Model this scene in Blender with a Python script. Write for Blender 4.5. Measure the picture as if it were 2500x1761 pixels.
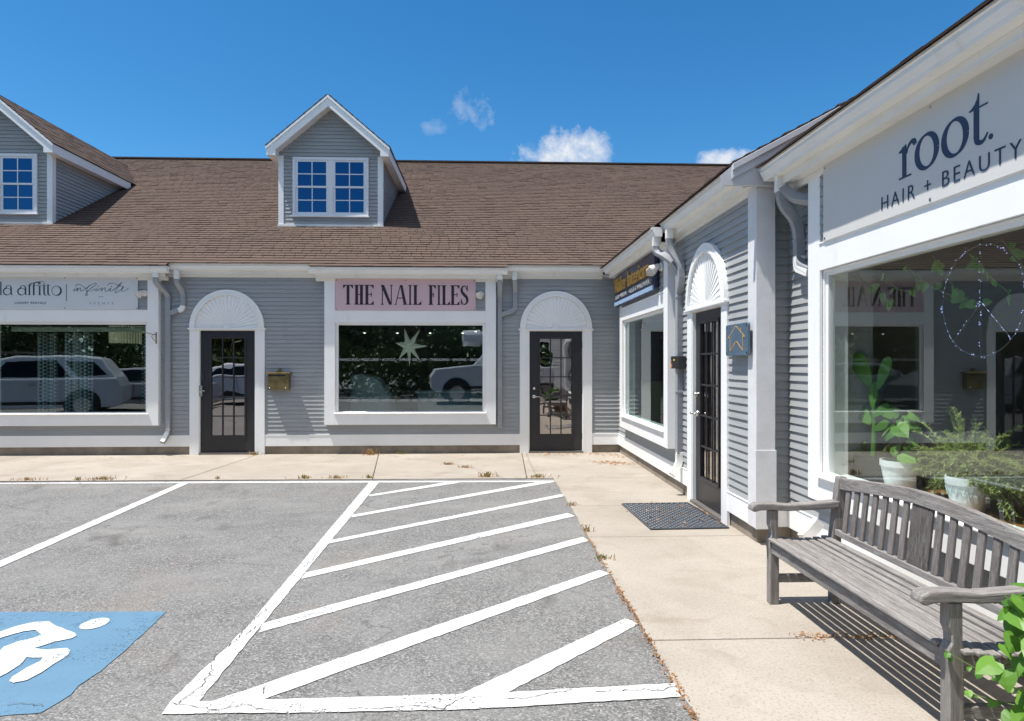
import bpy, math, random
from mathutils import Vector, Matrix, noise
R = math.radians
rnd = random.Random(7)
S = bpy.context.scene
COL = S.collection
for o in list(bpy.data.objects):
    bpy.data.objects.remove(o)

# ------------------------------------------------------------------ camera
cd = bpy.data.cameras.new("camera"); cam = bpy.data.objects.new("camera", cd); COL.objects.link(cam)
cd.lens = 23.52; cd.sensor_width = 36; cd.sensor_fit = 'HORIZONTAL'
cd.shift_y = 0.00327; cd.clip_start = 0.05; cd.clip_end = 3000
cam.location = (0, 0, 1.525); cam.rotation_euler = (R(90), 0, R(-2.25))
S.camera = cam
# ------------------------------------------------------------------ light, sky
SUN = Vector((0.38, 0.115, -1.0)).normalized()
ELEV = math.asin(-SUN.z); ROT = math.atan2(-SUN.x, -SUN.y)
sd = bpy.data.lights.new("sun", 'SUN'); sun = bpy.data.objects.new("sun", sd); COL.objects.link(sun)
sd.energy = 5.0; sd.angle = R(0.53); sd.color = (1.0, 0.965, 0.91)
sun.rotation_euler = SUN.to_track_quat('-Z', 'Y').to_euler()
sun.location = (-4, -2, 14)
S.view_settings.view_transform = 'Standard'; S.view_settings.look = 'None'
S.view_settings.gamma = 1; S.view_settings.exposure = 0.46
W = bpy.data.worlds.new("World"); S.world = W; W.use_nodes = True
nt = W.node_tree; nt.nodes.clear(); N = nt.nodes.new; L = nt.links.new
def nd(t, **k):
    n = N(t)
    for a, b in k.items(): setattr(n, a, b)
    return n
sky = nd('ShaderNodeTexSky', sky_type='NISHITA', sun_disc=False, sun_elevation=ELEV, sun_rotation=ROT, altitude=200, air_density=1.0, dust_density=0.25, ozone_density=3.0)
tc = nd('ShaderNodeTexCoord'); sx = nd('ShaderNodeSeparateXYZ'); L(tc.outputs['Generated'], sx.inputs[0])
def mth(op, a, b=None, c=None, clamp=False):
    n = nd('ShaderNodeMath', operation=op, use_clamp=clamp)
    for i, v in enumerate((a, b, c)):
        if v is None: continue
        if isinstance(v, (int, float)): n.inputs[i].default_value = v
        else: L(v, n.inputs[i])
    return n.outputs[0]
ysafe = mth('MAXIMUM', sx.outputs[1], 0.05)
u = mth('DIVIDE', sx.outputs[0], ysafe); v = mth('DIVIDE', sx.outputs[2], ysafe)
cmb = nd('ShaderNodeCombineXYZ'); L(u, cmb.inputs[0]); L(v, cmb.inputs[1])
def wnoise(scale, detail=6, rough=.62, dist=0.0):
    n = nd('ShaderNodeTexNoise'); n.inputs['Scale'].default_value = scale; n.inputs['Detail'].default_value = detail
    n.inputs['Roughness'].default_value = rough; n.inputs['Distortion'].default_value = dist; L(cmb.outputs[0], n.inputs['Vector']); return n.outputs['Fac']
n1 = wnoise(22, 8, .6, .3); n2 = wnoise(60, 6, .7, .5)
def cloud(cu, cv, ru, rv, amp, soft, dens):
    a = mth('DIVIDE', mth('SUBTRACT', u, cu), ru); b = mth('DIVIDE', mth('SUBTRACT', v, cv), rv)
    d = mth('ADD', mth('MULTIPLY', a, a), mth('MULTIPLY', b, b))
    e = mth('ADD', mth('SUBTRACT', 1.0, d), mth('MULTIPLY', mth('SUBTRACT', n1, .5), amp))
    e = mth('ADD', e, mth('MULTIPLY', mth('SUBTRACT', n2, .5), amp * .45))
    return mth('MULTIPLY', mth('DIVIDE', e, soft, clamp=True), dens, clamp=True)
def cxy(px, py): # direction ratio of a cloud seen px right, py up of the view axis
    a = R(2.25); w = math.cos(a) - px * math.sin(a)
    return (px * math.cos(a) + math.sin(a)) / w, py / w
cl = None
for px, py, ru, rv, amp, soft, dens in ((.070, .312, .066, .040, 3.4, 1.4, .95), (.100, .310, .060, .041, 3.2, 1.4, .93), (.045, .312, .030, .018, 4.0, 2.4, .7), (-.061, .380, .030, .030, 4.8, 2.6, .62),
                                        (-.115, .352, .022, .012, 5.0, 3.0, .35), (-.128, .356, .010, .008, 4.0, 3, .4), (.335, .305, .060, .020, 2.6, 1.0, .85), (.03, .325, .02, .012, 4, 3, .3)):
    c_, e_ = cxy(px, py); k = cloud(c_, e_, ru, rv, amp, soft, dens)
    cl = k if cl is None else mth('MAXIMUM', cl, k)
cl = mth('MULTIPLY', cl, mth('GREATER_THAN', sx.outputs[1], .06))
bg = nd('ShaderNodeBackground'); bg.inputs[1].default_value = .101
tint = nd('ShaderNodeMix', data_type='RGBA', blend_type='MULTIPLY'); tint.inputs[0].default_value = 1
L(sky.outputs[0], tint.inputs[6]); tint.inputs[7].default_value = (.86, 1.05, 1.12, 1)
hs = nd('ShaderNodeHueSaturation'); hs.inputs['Saturation'].default_value = 1.22; L(tint.outputs[2], hs.inputs['Color'])
L(hs.outputs[0], bg.inputs[0])
bc = nd('ShaderNodeBackground'); bc.inputs[1].default_value = .66
ccol = nd('ShaderNodeMix', data_type='RGBA'); L(n1, ccol.inputs[0]); ccol.inputs[6].default_value = (.86, .90, .98, 1); ccol.inputs[7].default_value = (1.06, 1.06, 1.07, 1)
L(ccol.outputs[2], bc.inputs[0])
# added unseen bright clouds high behind the viewer, neutral fill for the shaded facade
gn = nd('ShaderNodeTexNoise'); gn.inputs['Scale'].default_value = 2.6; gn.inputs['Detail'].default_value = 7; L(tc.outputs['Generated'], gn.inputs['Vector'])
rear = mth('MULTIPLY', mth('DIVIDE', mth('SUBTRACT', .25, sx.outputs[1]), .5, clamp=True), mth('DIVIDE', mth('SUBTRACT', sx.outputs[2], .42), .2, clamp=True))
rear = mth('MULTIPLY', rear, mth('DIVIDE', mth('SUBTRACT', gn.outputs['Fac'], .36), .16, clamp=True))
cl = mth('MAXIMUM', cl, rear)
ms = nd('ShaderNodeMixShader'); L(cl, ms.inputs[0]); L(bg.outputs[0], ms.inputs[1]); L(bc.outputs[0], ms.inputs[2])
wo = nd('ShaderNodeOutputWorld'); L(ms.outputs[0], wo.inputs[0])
S.cycles.max_bounces = 8; S.cycles.transparent_max_bounces = 16; S.cycles.caustics_reflective = False

# ------------------------------------------------------------------ materials
def newmat(name):
    m = bpy.data.materials.new(name); m.use_nodes = True; t = m.node_tree; t.nodes.clear()
    out = t.nodes.new('ShaderNodeOutputMaterial'); return m, t, out
class NG:
    def __init__(s, t): s.t = t
    def n(s, ty, **k):
        n = s.t.nodes.new(ty)
        for a, b in k.items(): setattr(n, a, b)
        return n
    def l(s, a, b): s.t.links.new(a, b)
    def set(s, sock, v):
        if isinstance(v, bpy.types.NodeSocket): s.l(v, sock)
        elif isinstance(v, (tuple, list)) and len(v) == 3 and len(sock.default_value) == 4: sock.default_value = (*v, 1)
        else: sock.default_value = v
    def m(s, op, a, b=0.0, clamp=False):
        n = s.n('ShaderNodeMath', operation=op, use_clamp=clamp); s.set(n.inputs[0], a); s.set(n.inputs[1], b); return n.outputs[0]
    def mix(s, f, a, b, bt='MIX'):
        n = s.n('ShaderNodeMix', data_type='RGBA', blend_type=bt); s.set(n.inputs[0], f); s.set(n.inputs[6], a); s.set(n.inputs[7], b); return n.outputs[2]
    def co(s, scale=(1, 1, 1), kind='Object'):
        c = s.n('ShaderNodeTexCoord'); mp = s.n('ShaderNodeMapping'); s.l(c.outputs[kind], mp.inputs[0]); mp.inputs['Scale'].default_value = scale; return mp.outputs[0]
    def noise(s, vec, scale, detail=4, rough=.55, dist=0):
        n = s.n('ShaderNodeTexNoise'); s.l(vec, n.inputs['Vector']); n.inputs['Scale'].default_value = scale; n.inputs['Detail'].default_value = detail
        n.inputs['Roughness'].default_value = rough; n.inputs['Distortion'].default_value = dist; return n.outputs['Fac']
    def vor(s, vec, scale, feature='F1', out='Distance'):
        n = s.n('ShaderNodeTexVoronoi', feature=feature); s.l(vec, n.inputs['Vector']); n.inputs['Scale'].default_value = scale; return n.outputs[out]
    def ramp(s, f, stops):
        n = s.n('ShaderNodeValToRGB'); s.l(f, n.inputs[0]); e = n.color_ramp.elements
        while len(e) < len(stops): e.new(.5)
        for i, (p, c) in enumerate(stops):
            e[i].position = p; e[i].color = (*c, 1) if isinstance(c, tuple) else (c, c, c, 1)
        return n.outputs[0]
    def rng(s, f, a, b, c=0.0, d=1.0):
        n = s.n('ShaderNodeMapRange'); s.l(f, n.inputs[0])
        for i, v in enumerate((a, b, c, d)): n.inputs[i + 1].default_value = v
        return n.outputs[0]
    def pbsdf(s, col, rough=.5, metal=0.0, spec=.5, height=None, bump=.3, bdist=.01):
        p = s.n('ShaderNodeBsdfPrincipled'); s.set(p.inputs['Base Color'], col); s.set(p.inputs['Roughness'], rough); p.inputs['Metallic'].default_value = metal
        p.inputs['Specular IOR Level'].default_value = spec
        if height is not None:
            b = s.n('ShaderNodeBump'); b.inputs['Strength'].default_value = bump; b.inputs['Distance'].default_value = bdist; s.l(height, b.inputs['Height']); s.l(b.outputs[0], p.inputs['Normal'])
        return p
MATS = {}
def M(name, col, rough=.5, var=.08, vs=3.0, metal=0.0, spec=.5, bump=0.0, bs=60, stretch=(1, 1, 1), dirt=None, dscale=2.0, damt=.3, emit=0):
    m, t, out = newmat(name); g = NG(t); c = g.co(stretch)
    f = g.noise(c, vs, 5, .6); lo = tuple(x * (1 - var) for x in col); hi = tuple(min(1, x * (1 + var)) for x in col)
    base = g.mix(g.rng(f, .3, .7), lo, hi)
    if dirt:
        d = g.noise(g.co((1, 1, .35)), dscale, 6, .7, .4); base = g.mix(g.rng(d, .56, .8, 0, damt), base, dirt)
    h = g.noise(c, bs, 4, .6) if bump else None
    p = g.pbsdf(base, rough, metal, spec, h, bump, .004)
    if emit: g.set(p.inputs['Emission Color'], col); p.inputs['Emission Strength'].default_value = emit
    g.l(p.outputs[0], out.inputs[0]); MATS[name] = m; return m

white = M('white_trim_paint', (.88, .88, .865), .42, .035, 1.6, dirt=(.52, .50, .46), dscale=3.2, damt=.28, bump=.08, bs=25)
white2 = M('white_gutter_metal', (.84, .825, .785), .33, .05, 2.5, dirt=(.50, .47, .40), dscale=4.5, damt=.42, stretch=(1, 1, 6))
peel = M('weathered_white_paint', (.70, .70, .71), .5, .07, 6, dirt=(.45, .42, .38), dscale=6, damt=.35, bump=.5, bs=14)
sid_m = M('grey_siding_paint', (.345, .354, .354), .5, .10, 2.2, stretch=(.5, .5, 5), dirt=(.20, .21, .22), dscale=2.6, damt=.35, bump=.15, bs=30)
pipe_m = M('grey_downspout_paint', (.30, .315, .335), .45, .08, 5, dirt=(.55, .55, .54), dscale=7, damt=.4)
found_m = M('stained_foundation_concrete', (.27, .225, .175), .9, .3, 3.5, dirt=(.12, .10, .08), dscale=2.4, damt=.75, bump=.4, bs=80)
door_m = M('charcoal_door_paint', (.022, .021, .024), .42, .18, 5, dirt=(.06, .055, .05), dscale=5, damt=.25, bump=.1, bs=40)
silver = M('brushed_nickel', (.62, .60, .57), .25, .05, 10, metal=1)
brass = M('aged_brass', (.25, .19, .085), .38, .35, 9, metal=.85, bump=.15, dirt=(.10, .08, .045), dscale=8, damt=.6)
bronze = M('dark_bronze', (.03, .03, .03), .5, .1, 5)
black = M('black_rubber', (.012, .013, .015), .62, .3, 8, bump=.4, bs=120)
lampw = M('white_lamp_metal', (.72, .70, .66), .35, .05, 8)
lampg = M('lamp_lens', (.62, .60, .56), .15, .12, 20)
sash_m = M('white_vinyl_sash', (.80, .81, .83), .35, .02)
room_m = M('interior_plaster', (.42, .41, .38), .8, .06)
floor_m = M('interior_wood_floor', (.26, .18, .10), .4, .2, 3, stretch=(1, 9, 1))
ceil_m = M('interior_ceiling', (.55, .55, .53), .8, .03)
navy = M('navy_sign_paint', (.020, .026, .075), .35, .15, 6)
navyd = M('dark_navy_sign_panel', (.012, .016, .035), .4, .15, 6)
lblue = M('light_blue_sign_edge', (.30, .42, .60), .45, .12, 9)
gold = M('gold_leaf_letters', (.78, .46, .10), .35, .15, 20, metal=.35)
pink = M('pink_sign_board', (.66, .46, .49), .55, .04, 2, dirt=(.5, .4, .4), damt=.12)
plum = M('dark_plum_lettering', (.028, .014, .024), .5, .1)
signw = M('pale_sign_board', (.66, .68, .70), .5, .03, 2, dirt=(.5, .5, .48), damt=.15)
signc = M('cream_sign_board', (.62, .61, .585), .55, .03, 1.5, dirt=(.42, .40, .36), damt=.12)
ink = M('dark_teal_lettering', (.02, .045, .065), .5, .1)
inkn = M('navy_lettering', (.022, .042, .095), .5, .1)
vinyl = M('white_window_vinyl', (.45, .47, .47), .5, .03)
slate = M('blue_plaque_paint', (.080, .128, .18), .5, .15, 8, dirt=(.15, .2, .27), damt=.3)
shellm = M('curtain_fabric_plain', (.34, .36, .36), .85, .08)

def glass(name, tint, base, gloss=(1, 1, 1), wav=0.0):
    m, t, out = newmat(name); g = NG(t)
    # Schlick reflectance of a double pane, the same from both sides
    ge = g.n('ShaderNodeNewGeometry'); dt = g.n('ShaderNodeVectorMath', operation='DOT_PRODUCT'); g.l(ge.outputs['Incoming'], dt.inputs[0]); g.l(ge.outputs['Normal'], dt.inputs[1])
    inv = g.m('SUBTRACT', 1.0, g.m('ABSOLUTE', dt.outputs['Value'])); f5 = g.m('POWER', inv, 5.0)
    f = g.m('ADD', g.m('MULTIPLY', f5, .85), base, True)
    tr = g.n('ShaderNodeBsdfTransparent'); g.set(tr.inputs[0], tint)
    gl = g.n('ShaderNodeBsdfGlossy'); g.set(gl.inputs[0], gloss); gl.inputs['Roughness'].default_value = 0.003
    if wav:
        b = g.n('ShaderNodeBump'); b.inputs['Strength'].default_value = wav; b.inputs['Distance'].default_value = .02
        g.l(g.noise(g.co(), 2.6, 1, .4), b.inputs['Height']); g.l(b.outputs[0], gl.inputs['Normal'])
    mx = g.n('ShaderNodeMixShader'); g.l(f, mx.inputs[0]); g.l(tr.outputs[0], mx.inputs[1]); g.l(gl.outputs[0], mx.inputs[2])
    g.l(mx.outputs[0], out.inputs[0]); return m
gl_shop = glass('shop_window_glass', (.66, .80, .76), .24, (.88, .96, .96), .02)
gl_root = glass('salon_window_glass', (.89, .95, .92), .165, (.88, .96, .96))
gl_door = glass('film_door_glass', (.50, .52, .50), .36, (1, .94, .92), .12)
gl_dorm = glass('dormer_window_glass', (.10, .13, .16), .20, (.16, .50, .92))

def shingle_mat():
    m, t, out = newmat('brown_asphalt_shingles'); g = NG(t); c = g.co()
    at = g.n('ShaderNodeAttribute', attribute_name='tab'); grit = g.noise(c, 320, 3, .7); big = g.noise(c, .7, 4, .6)
    base = g.ramp(at.outputs['Fac'], [(0, (.062, .043, .034)), (.35, (.086, .058, .045)), (.7, (.112, .075, .057)), (1, (.150, .098, .074))])
    base = g.mix(g.rng(big, .40, .68, 0, .6), base, (.074, .055, .046))
    base = g.mix(g.rng(grit, .3, .72, .0, .75), base, (.18, .125, .098))
    base = g.mix(g.rng(g.noise(c, 190, 2, .5), .5, .66, 0, .55), base, (.035, .025, .022))
    p = g.pbsdf(base, .9, 0, .25, grit, .5, .004); g.l(p.outputs[0], out.inputs[0]); return m
shingle = shingle_mat()

def asphalt_mat():
    m, t, out = newmat('weathered_asphalt'); g = NG(t); c = g.co()
    v = g.vor(c, 125, 'F1', 'Color'); sp = g.n('ShaderNodeSeparateColor'); g.l(v, sp.inputs[0])
    base = g.ramp(sp.outputs[0], [(0, (.085, .083, .081)), (.3, (.152, .149, .143)), (.7, (.240, .234, .222)), (.93, (.325, .315, .30)), (1, (.46, .445, .42))])
    fine = g.noise(c, 260, 2, .7); base = g.mix(g.rng(fine, .35, .7, 0, .5), base, (.10, .10, .10))
    mid = g.noise(c, 1.3, 6, .62, .5); base = g.mix(g.rng(mid, .42, .72, 0, .7), base, (.250, .245, .236))
    st = g.noise(g.co((.8, 1.6, 1)), .9, 5, .6, .8); base = g.mix(g.rng(st, .58, .72, 0, .45), base, (.105, .102, .098))
    ds = g.noise(g.co((.9, 2.4, 1)), .55, 3, .5, .3); base = g.mix(g.rng(ds, .56, .75, 0, .4), base, (.32, .305, .275))
    cd_ = g.noise(c, 2.4, 5, .6); wv = g.n('ShaderNodeVectorMath', operation='ADD'); g.l(c, wv.inputs[0])
    cc = g.n('ShaderNodeCombineXYZ'); g.l(cd_, cc.inputs[0]); g.l(g.noise(g.co((1, 1, 1)), 3.1, 4, .6), cc.inputs[1]); g.l(cc.outputs[0], wv.inputs[1])
    ck = g.vor(wv.outputs[0], .55, 'DISTANCE_TO_EDGE'); base = g.mix(g.m('MULTIPLY', g.rng(ck, 0, .007, .7, 0), g.rng(mid, .45, .6)), base, (.035, .033, .03))
    oil = g.noise(g.co((1, .7, 1)), 1.9, 4, .55, 1.0); base = g.mix(g.m('MULTIPLY', g.rng(oil, .57, .70, 0, .65), g.rng(g.noise(c, .35, 2, .5), .40, .55)), base, (.085, .078, .07))
    rust = g.noise(c, .75, 5, .6, .6); base = g.mix(g.rng(rust, .56, .72, 0, .35), base, (.24, .19, .14))
    h = g.m('ADD', sp.outputs[1], g.m('MULTIPLY', fine, .6))
    p = g.pbsdf(base, .85, 0, .3, h, .55, .006); g.l(p.outputs[0], out.inputs[0]); return m
asphalt = asphalt_mat()
def concrete_mat():
    m, t, out = newmat('tan_broom_concrete'); g = NG(t); c = g.co()
    base = g.mix(g.rng(g.noise(c, 1.1, 6, .6, .4), .3, .7), (.315, .278, .232), (.425, .382, .328))
    base = g.mix(g.rng(g.noise(c, 140, 3, .75), .5, .75, 0, .6), base, (.60, .54, .46))
    base = g.mix(g.rng(g.noise(c, 62, 3, .8), .52, .66, 0, .62), base, (.21, .17, .125))
    base = g.mix(g.rng(g.noise(c, 26, 4, .7), .54, .70, 0, .3), base, (.46, .41, .345))
    base = g.mix(g.rng(g.noise(g.co((1, 1.8, 1)), .8, 6, .7, .6), .54, .78, 0, .75), base, (.225, .178, .13))
    base = g.mix(g.rng(g.vor(c, 9), .0, .05, .35, 0), base, (.14, .11, .09))
    br = g.noise(g.co((1, 40, 1)), 14, 3, .6); h = g.m('ADD', g.noise(c, 160, 3, .7), g.m('MULTIPLY', br, .5))
    at = g.n('ShaderNodeAttribute', attribute_name='tab'); base = g.mix(g.rng(at.outputs['Fac'], 0, 1, 0, .45), base, (.285, .24, .19))
    ring = g.noise(g.co((1, 1, 1)), 3.2, 3, .5, 1.2); base = g.mix(g.rng(ring, .52, .74, 0, .22), base, (.20, .16, .12))
    p = g.pbsdf(base, .88, 0, .3, h, .35, .004); g.l(p.outputs[0], out.inputs[0]); return m
concrete = concrete_mat()
soil = M('joint_soil', (.075, .055, .04), .95, .4, 20, bump=.5)
def paint_mat(name, col, wear, crack=.6, wcol=(.30, .29, .27)):
    m, t, out = newmat(name); g = NG(t); c = g.co()
    base = g.mix(g.rng(g.noise(c, 5, 5, .6), .3, .7), tuple(x * .92 for x in col), col)
    base = g.mix(g.rng(g.noise(c, 170, 2, .6), .55, .75, 0, .25), base, tuple(x * .6 for x in col))
    cc = g.n('ShaderNodeCombineXYZ'); g.l(g.noise(c, 4, 5, .65), cc.inputs[0]); g.l(g.noise(g.co((1.1, .9, 1)), 4.6, 5, .65), cc.inputs[1])
    wv = g.n('ShaderNodeVectorMath', operation='ADD'); g.l(c, wv.inputs[0]); g.l(cc.outputs[0], wv.inputs[1])
    ck = g.vor(wv.outputs[0], 2.1, 'DISTANCE_TO_EDGE')
    msk = g.rng(g.noise(c, 1.3, 3, .5), .46, .56)
    hole = g.m('MULTIPLY', g.rng(ck, .005, .013, crack, 0), msk)
    chip = g.rng(g.noise(c, 70, 4, .75), .62 - wear * .12, .66 - wear * .12, 0, 1); cm = g.rng(g.noise(c, 2.2, 4, .6), .55 - wear * .2, .8 - wear * .2)
    hole = g.m('MAXIMUM', hole, g.m('MULTIPLY', chip, cm), True)
    p = g.pbsdf(base, .6, 0, .35, g.noise(c, 120, 3, .7), .5, .004)
    tr = g.n('ShaderNodeBsdfTransparent'); mx = g.n('ShaderNodeMixShader'); g.l(hole, mx.inputs[0]); g.l(p.outputs[0], mx.inputs[1]); g.l(tr.outputs[0], mx.inputs[2])
    g.l(mx.outputs[0], out.inputs[0]); return m
road_white = paint_mat('white_road_paint', (.66, .66, .645), .62, 1.0)
sym_white = paint_mat('worn_white_symbol_paint', (.68, .68, .67), .85, 1.0)
road_blue = paint_mat('blue_road_paint', (.115, .225, .325), .45, .5)

def wood(name, st, dk=1.0):
    m, t, out = newmat(name); g = NG(t); c = g.co(st)
    f = g.noise(c, 6, 8, .72, .3); f2 = g.noise(c, 22, 4, .7); big = g.noise(g.co(), 5, 4, .6)
    oi = g.n('ShaderNodeObjectInfo')
    base = g.ramp(f, [(.28, (.075, .066, .062)), (.42, (.18, .165, .155)), (.56, (.28, .262, .248)), (.75, (.42, .40, .38))])
    base = g.mix(g.rng(big, .45, .75, 0, .45), base, (.21, .185, .17)); base = g.mix(g.rng(f2, .54, .64, 0, .75), base, (.075, .066, .06))
    base = g.mix(g.m('MULTIPLY', oi.outputs['Random'], .3), base, (.34, .32, .30))
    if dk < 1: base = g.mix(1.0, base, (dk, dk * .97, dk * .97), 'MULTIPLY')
    p = g.pbsdf(base, .85, 0, .25, g.m('ADD', f, f2), .6, .004); g.l(p.outputs[0], out.inputs[0]); return m
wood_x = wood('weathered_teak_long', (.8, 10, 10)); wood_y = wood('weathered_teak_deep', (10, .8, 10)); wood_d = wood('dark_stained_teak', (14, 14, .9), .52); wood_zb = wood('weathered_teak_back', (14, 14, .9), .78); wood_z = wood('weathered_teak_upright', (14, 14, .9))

def leafmat(name, a, b, trans=.35):
    m, t, out = newmat(name); g = NG(t); at = g.n('ShaderNodeAttribute', attribute_name='tab')
    col = g.mix(at.outputs['Fac'], a, b)
    p = g.pbsdf(col, .45, 0, .4); tl = g.n('ShaderNodeBsdfTranslucent'); g.l(g.mix(.5, col, tuple(min(1, x * 1.6) for x in b)), tl.inputs[0])
    mx = g.n('ShaderNodeMixShader'); mx.inputs[0].default_value = trans; g.l(p.outputs[0], mx.inputs[1]); g.l(tl.outputs[0], mx.inputs[2]); g.l(mx.outputs[0], out.inputs[0]); return m
leaf_tree = leafmat('tree_foliage', (.018, .040, .009), (.050, .090, .020), .18)
leaf_vine = leafmat('vine_foliage', (.055, .165, .018), (.17, .35, .05), .33)
leaf_in = leafmat('houseplant_foliage', (.08, .23, .035), (.22, .42, .08))
leaf_rose = leafmat('rosemary_foliage', (.20, .28, .08), (.50, .56, .22))
leaf_dry = leafmat('dry_leaf', (.23, .10, .035), (.50, .27, .11), .15)
leaf_weed = leafmat('weed_foliage', (.10, .17, .03), (.30, .30, .09))
bark = M('tree_bark', (.09, .07, .05), .9, .3, 6, bump=.6, bs=20)

# ------------------------------------------------------------------ mesh builder
class MB:
    def __init__(s): s.v = []; s.f = []; s.mi = []; s.at = []
    def add(s, vs, fs, mi=0, at=.5):
        b = len(s.v); s.v += [tuple(v) for v in vs]; s.f += [tuple(b + i for i in f) for f in fs]; s.mi += [mi] * len(fs); s.at += [at] * len(vs); return s
    def box(s, x0, x1, y0, y1, z0, z1, mi=0):
        return s.add([(x0, y0, z0), (x1, y0, z0), (x1, y1, z0), (x0, y1, z0), (x0, y0, z1), (x1, y0, z1), (x1, y1, z1), (x0, y1, z1)],
                     [(0, 3, 2, 1), (4, 5, 6, 7), (0, 1, 5, 4), (1, 2, 6, 5), (2, 3, 7, 6), (3, 0, 4, 7)], mi)
    def prism(s, poly, a0, a1, axis='y', mi=0):
        n = len(poly)
        P = {'y': lambda p, a: (p[0], a, p[1]), 'x': lambda p, a: (a, p[0], p[1]), 'z': lambda p, a: (p[0], p[1], a)}[axis]
        vs = [P(p, a0) for p in poly] + [P(p, a1) for p in poly]
        return s.add(vs, [tuple(range(n)), tuple(range(2 * n - 1, n - 1, -1))] + [(i, i + n, (i + 1) % n + n, (i + 1) % n) for i in range(n)], mi)
    def tube(s, pts, r, sides=10, mi=0, rect=None, cap=True):
        pts = [Vector(p) for p in pts]; n = len(pts); rings = []
        up = Vector((0, 0, 1)); prev = None
        for i, p in enumerate(pts):
            d = ((pts[min(i + 1, n - 1)] - p).normalized() + (p - pts[max(i - 1, 0)]).normalized())
            d = d.normalized() if d.length > 1e-6 else Vector((0, 0, 1))
            if prev is None:
                a = d.cross(Vector((0, 1, 0)) if rect else up)
                if a.length < .05: a = d.cross(Vector((1, 0, 0)))
            else: a = prev - d * prev.dot(d)
            a.normalize(); prev = a; b = d.cross(a); rr = r[i] if isinstance(r, (list, tuple)) else r
            if rect: ring = [p + a * (rect[0] / 2 * x) + b * (rect[1] / 2 * y) for x, y in ((-1, -1), (1, -1), (1, 1), (-1, 1))]
            else: ring = [p + (a * math.cos(2 * math.pi * k / sides) + b * math.sin(2 * math.pi * k / sides)) * rr for k in range(sides)]
            rings.append(ring)
        m = len(rings[0]); vs = [v for ri in rings for v in ri]
        fs = [(i * m + k, i * m + (k + 1) % m, (i + 1) * m + (k + 1) % m, (i + 1) * m + k) for i in range(n - 1) for k in range(m)]
        if cap: fs += [tuple(range(m - 1, -1, -1)), tuple((n - 1) * m + k for k in range(m))]
        return s.add(vs, fs, mi)
    def lathe(s, prof, c=(0, 0, 0), sides=24, axis='z', mi=0):
        vs = []; n = len(prof)
        for r, h in prof:
            for k in range(sides):
                a = 2 * math.pi * k / sides; x, y = r * math.cos(a), r * math.sin(a)
                vs.append({'z': (c[0] + x, c[1] + y, c[2] + h), 'y': (c[0] + x, c[1] + h, c[2] + y), 'x': (c[0] + h, c[1] + x, c[2] + y)}[axis])
        fs = [(i * sides + k, i * sides + (k + 1) % sides, (i + 1) * sides + (k + 1) % sides, (i + 1) * sides + k) for i in range(n - 1) for k in range(sides)]
        return s.add(vs, fs, mi)
    def ribbon(s, pts, ws, y, th=.004, mi=0, sub=4):
        P = [Vector((p[0], p[1])) for p in pts]; n = len(P)
        if not isinstance(ws, (list, tuple)): ws = [ws] * n
        Q = []; WW = []
        for i in range(n - 1):
            p0, p1, p2, p3 = P[max(i - 1, 0)], P[i], P[i + 1], P[min(i + 2, n - 1)]
            for k in range(sub):
                t = k / sub; Q.append(.5 * ((2 * p1) + (p2 - p0) * t + (2 * p0 - 5 * p1 + 4 * p2 - p3) * t * t + (3 * p1 - p0 - 3 * p2 + p3) * t ** 3)); WW.append(ws[i] * (1 - t) + ws[i + 1] * t)
        Q.append(P[-1]); WW.append(ws[-1]); A = []; B = []
        for i, q in enumerate(Q):
            d = Q[min(i + 1, len(Q) - 1)] - Q[max(i - 1, 0)]
            nrm = Vector((-d.y, d.x)).normalized() if d.length > 1e-9 else Vector((0, 1)); A.append(q + nrm * WW[i] / 2); B.append(q - nrm * WW[i] / 2)
        m = len(Q); vs = [(a.x, y, a.y) for a in A] + [(b.x, y, b.y) for b in B]
        vs += [(v[0], y + th, v[2]) for v in vs]
        fs = []
        for i in range(m - 1): fs += [(i, i + 1, m + i + 1, m + i), (i, 2 * m + i, 2 * m + i + 1, i + 1), (m + i, m + i + 1, 3 * m + i + 1, 3 * m + i)]
        return s.add(vs, fs, mi)
    def build(s, name, mats, parent=None, loc=(0, 0, 0), rz=0.0, smooth=False, bevel=0, **props):
        me = bpy.data.meshes.new(name); me.from_pydata(s.v, [], s.f)
        for m in (mats if isinstance(mats, (list, tuple)) else [mats]): me.materials.append(m)
        me.polygons.foreach_set('material_index', s.mi)
        if smooth: me.polygons.foreach_set('use_smooth', [True] * len(s.f))
        if any(a != .5 for a in s.at):
            at = me.attributes.new('tab', 'FLOAT', 'POINT'); at.data.foreach_set('value', s.at)
        me.update(); o = bpy.data.objects.new(name, me); COL.objects.link(o); o.location = loc; o.rotation_euler = (0, 0, rz)
        if parent: o.parent = parent
        if bevel:
            b = o.modifiers.new('bevel', 'BEVEL'); b.width = bevel; b.segments = 2; b.limit_method = 'ANGLE'; b.angle_limit = R(40)
        for k, v_ in props.items(): o[k] = v_
        return o
def empty(name, loc=(0, 0, 0), rz=0, label=None, category=None, group=None):
    o = bpy.data.objects.new(name, None); COL.objects.link(o); o.location = loc; o.rotation_euler = (0, 0, rz); o.empty_display_size = .2
    if label: o['label'] = label
    if category: o['category'] = category
    if group: o['group'] = group
    return o
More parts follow.
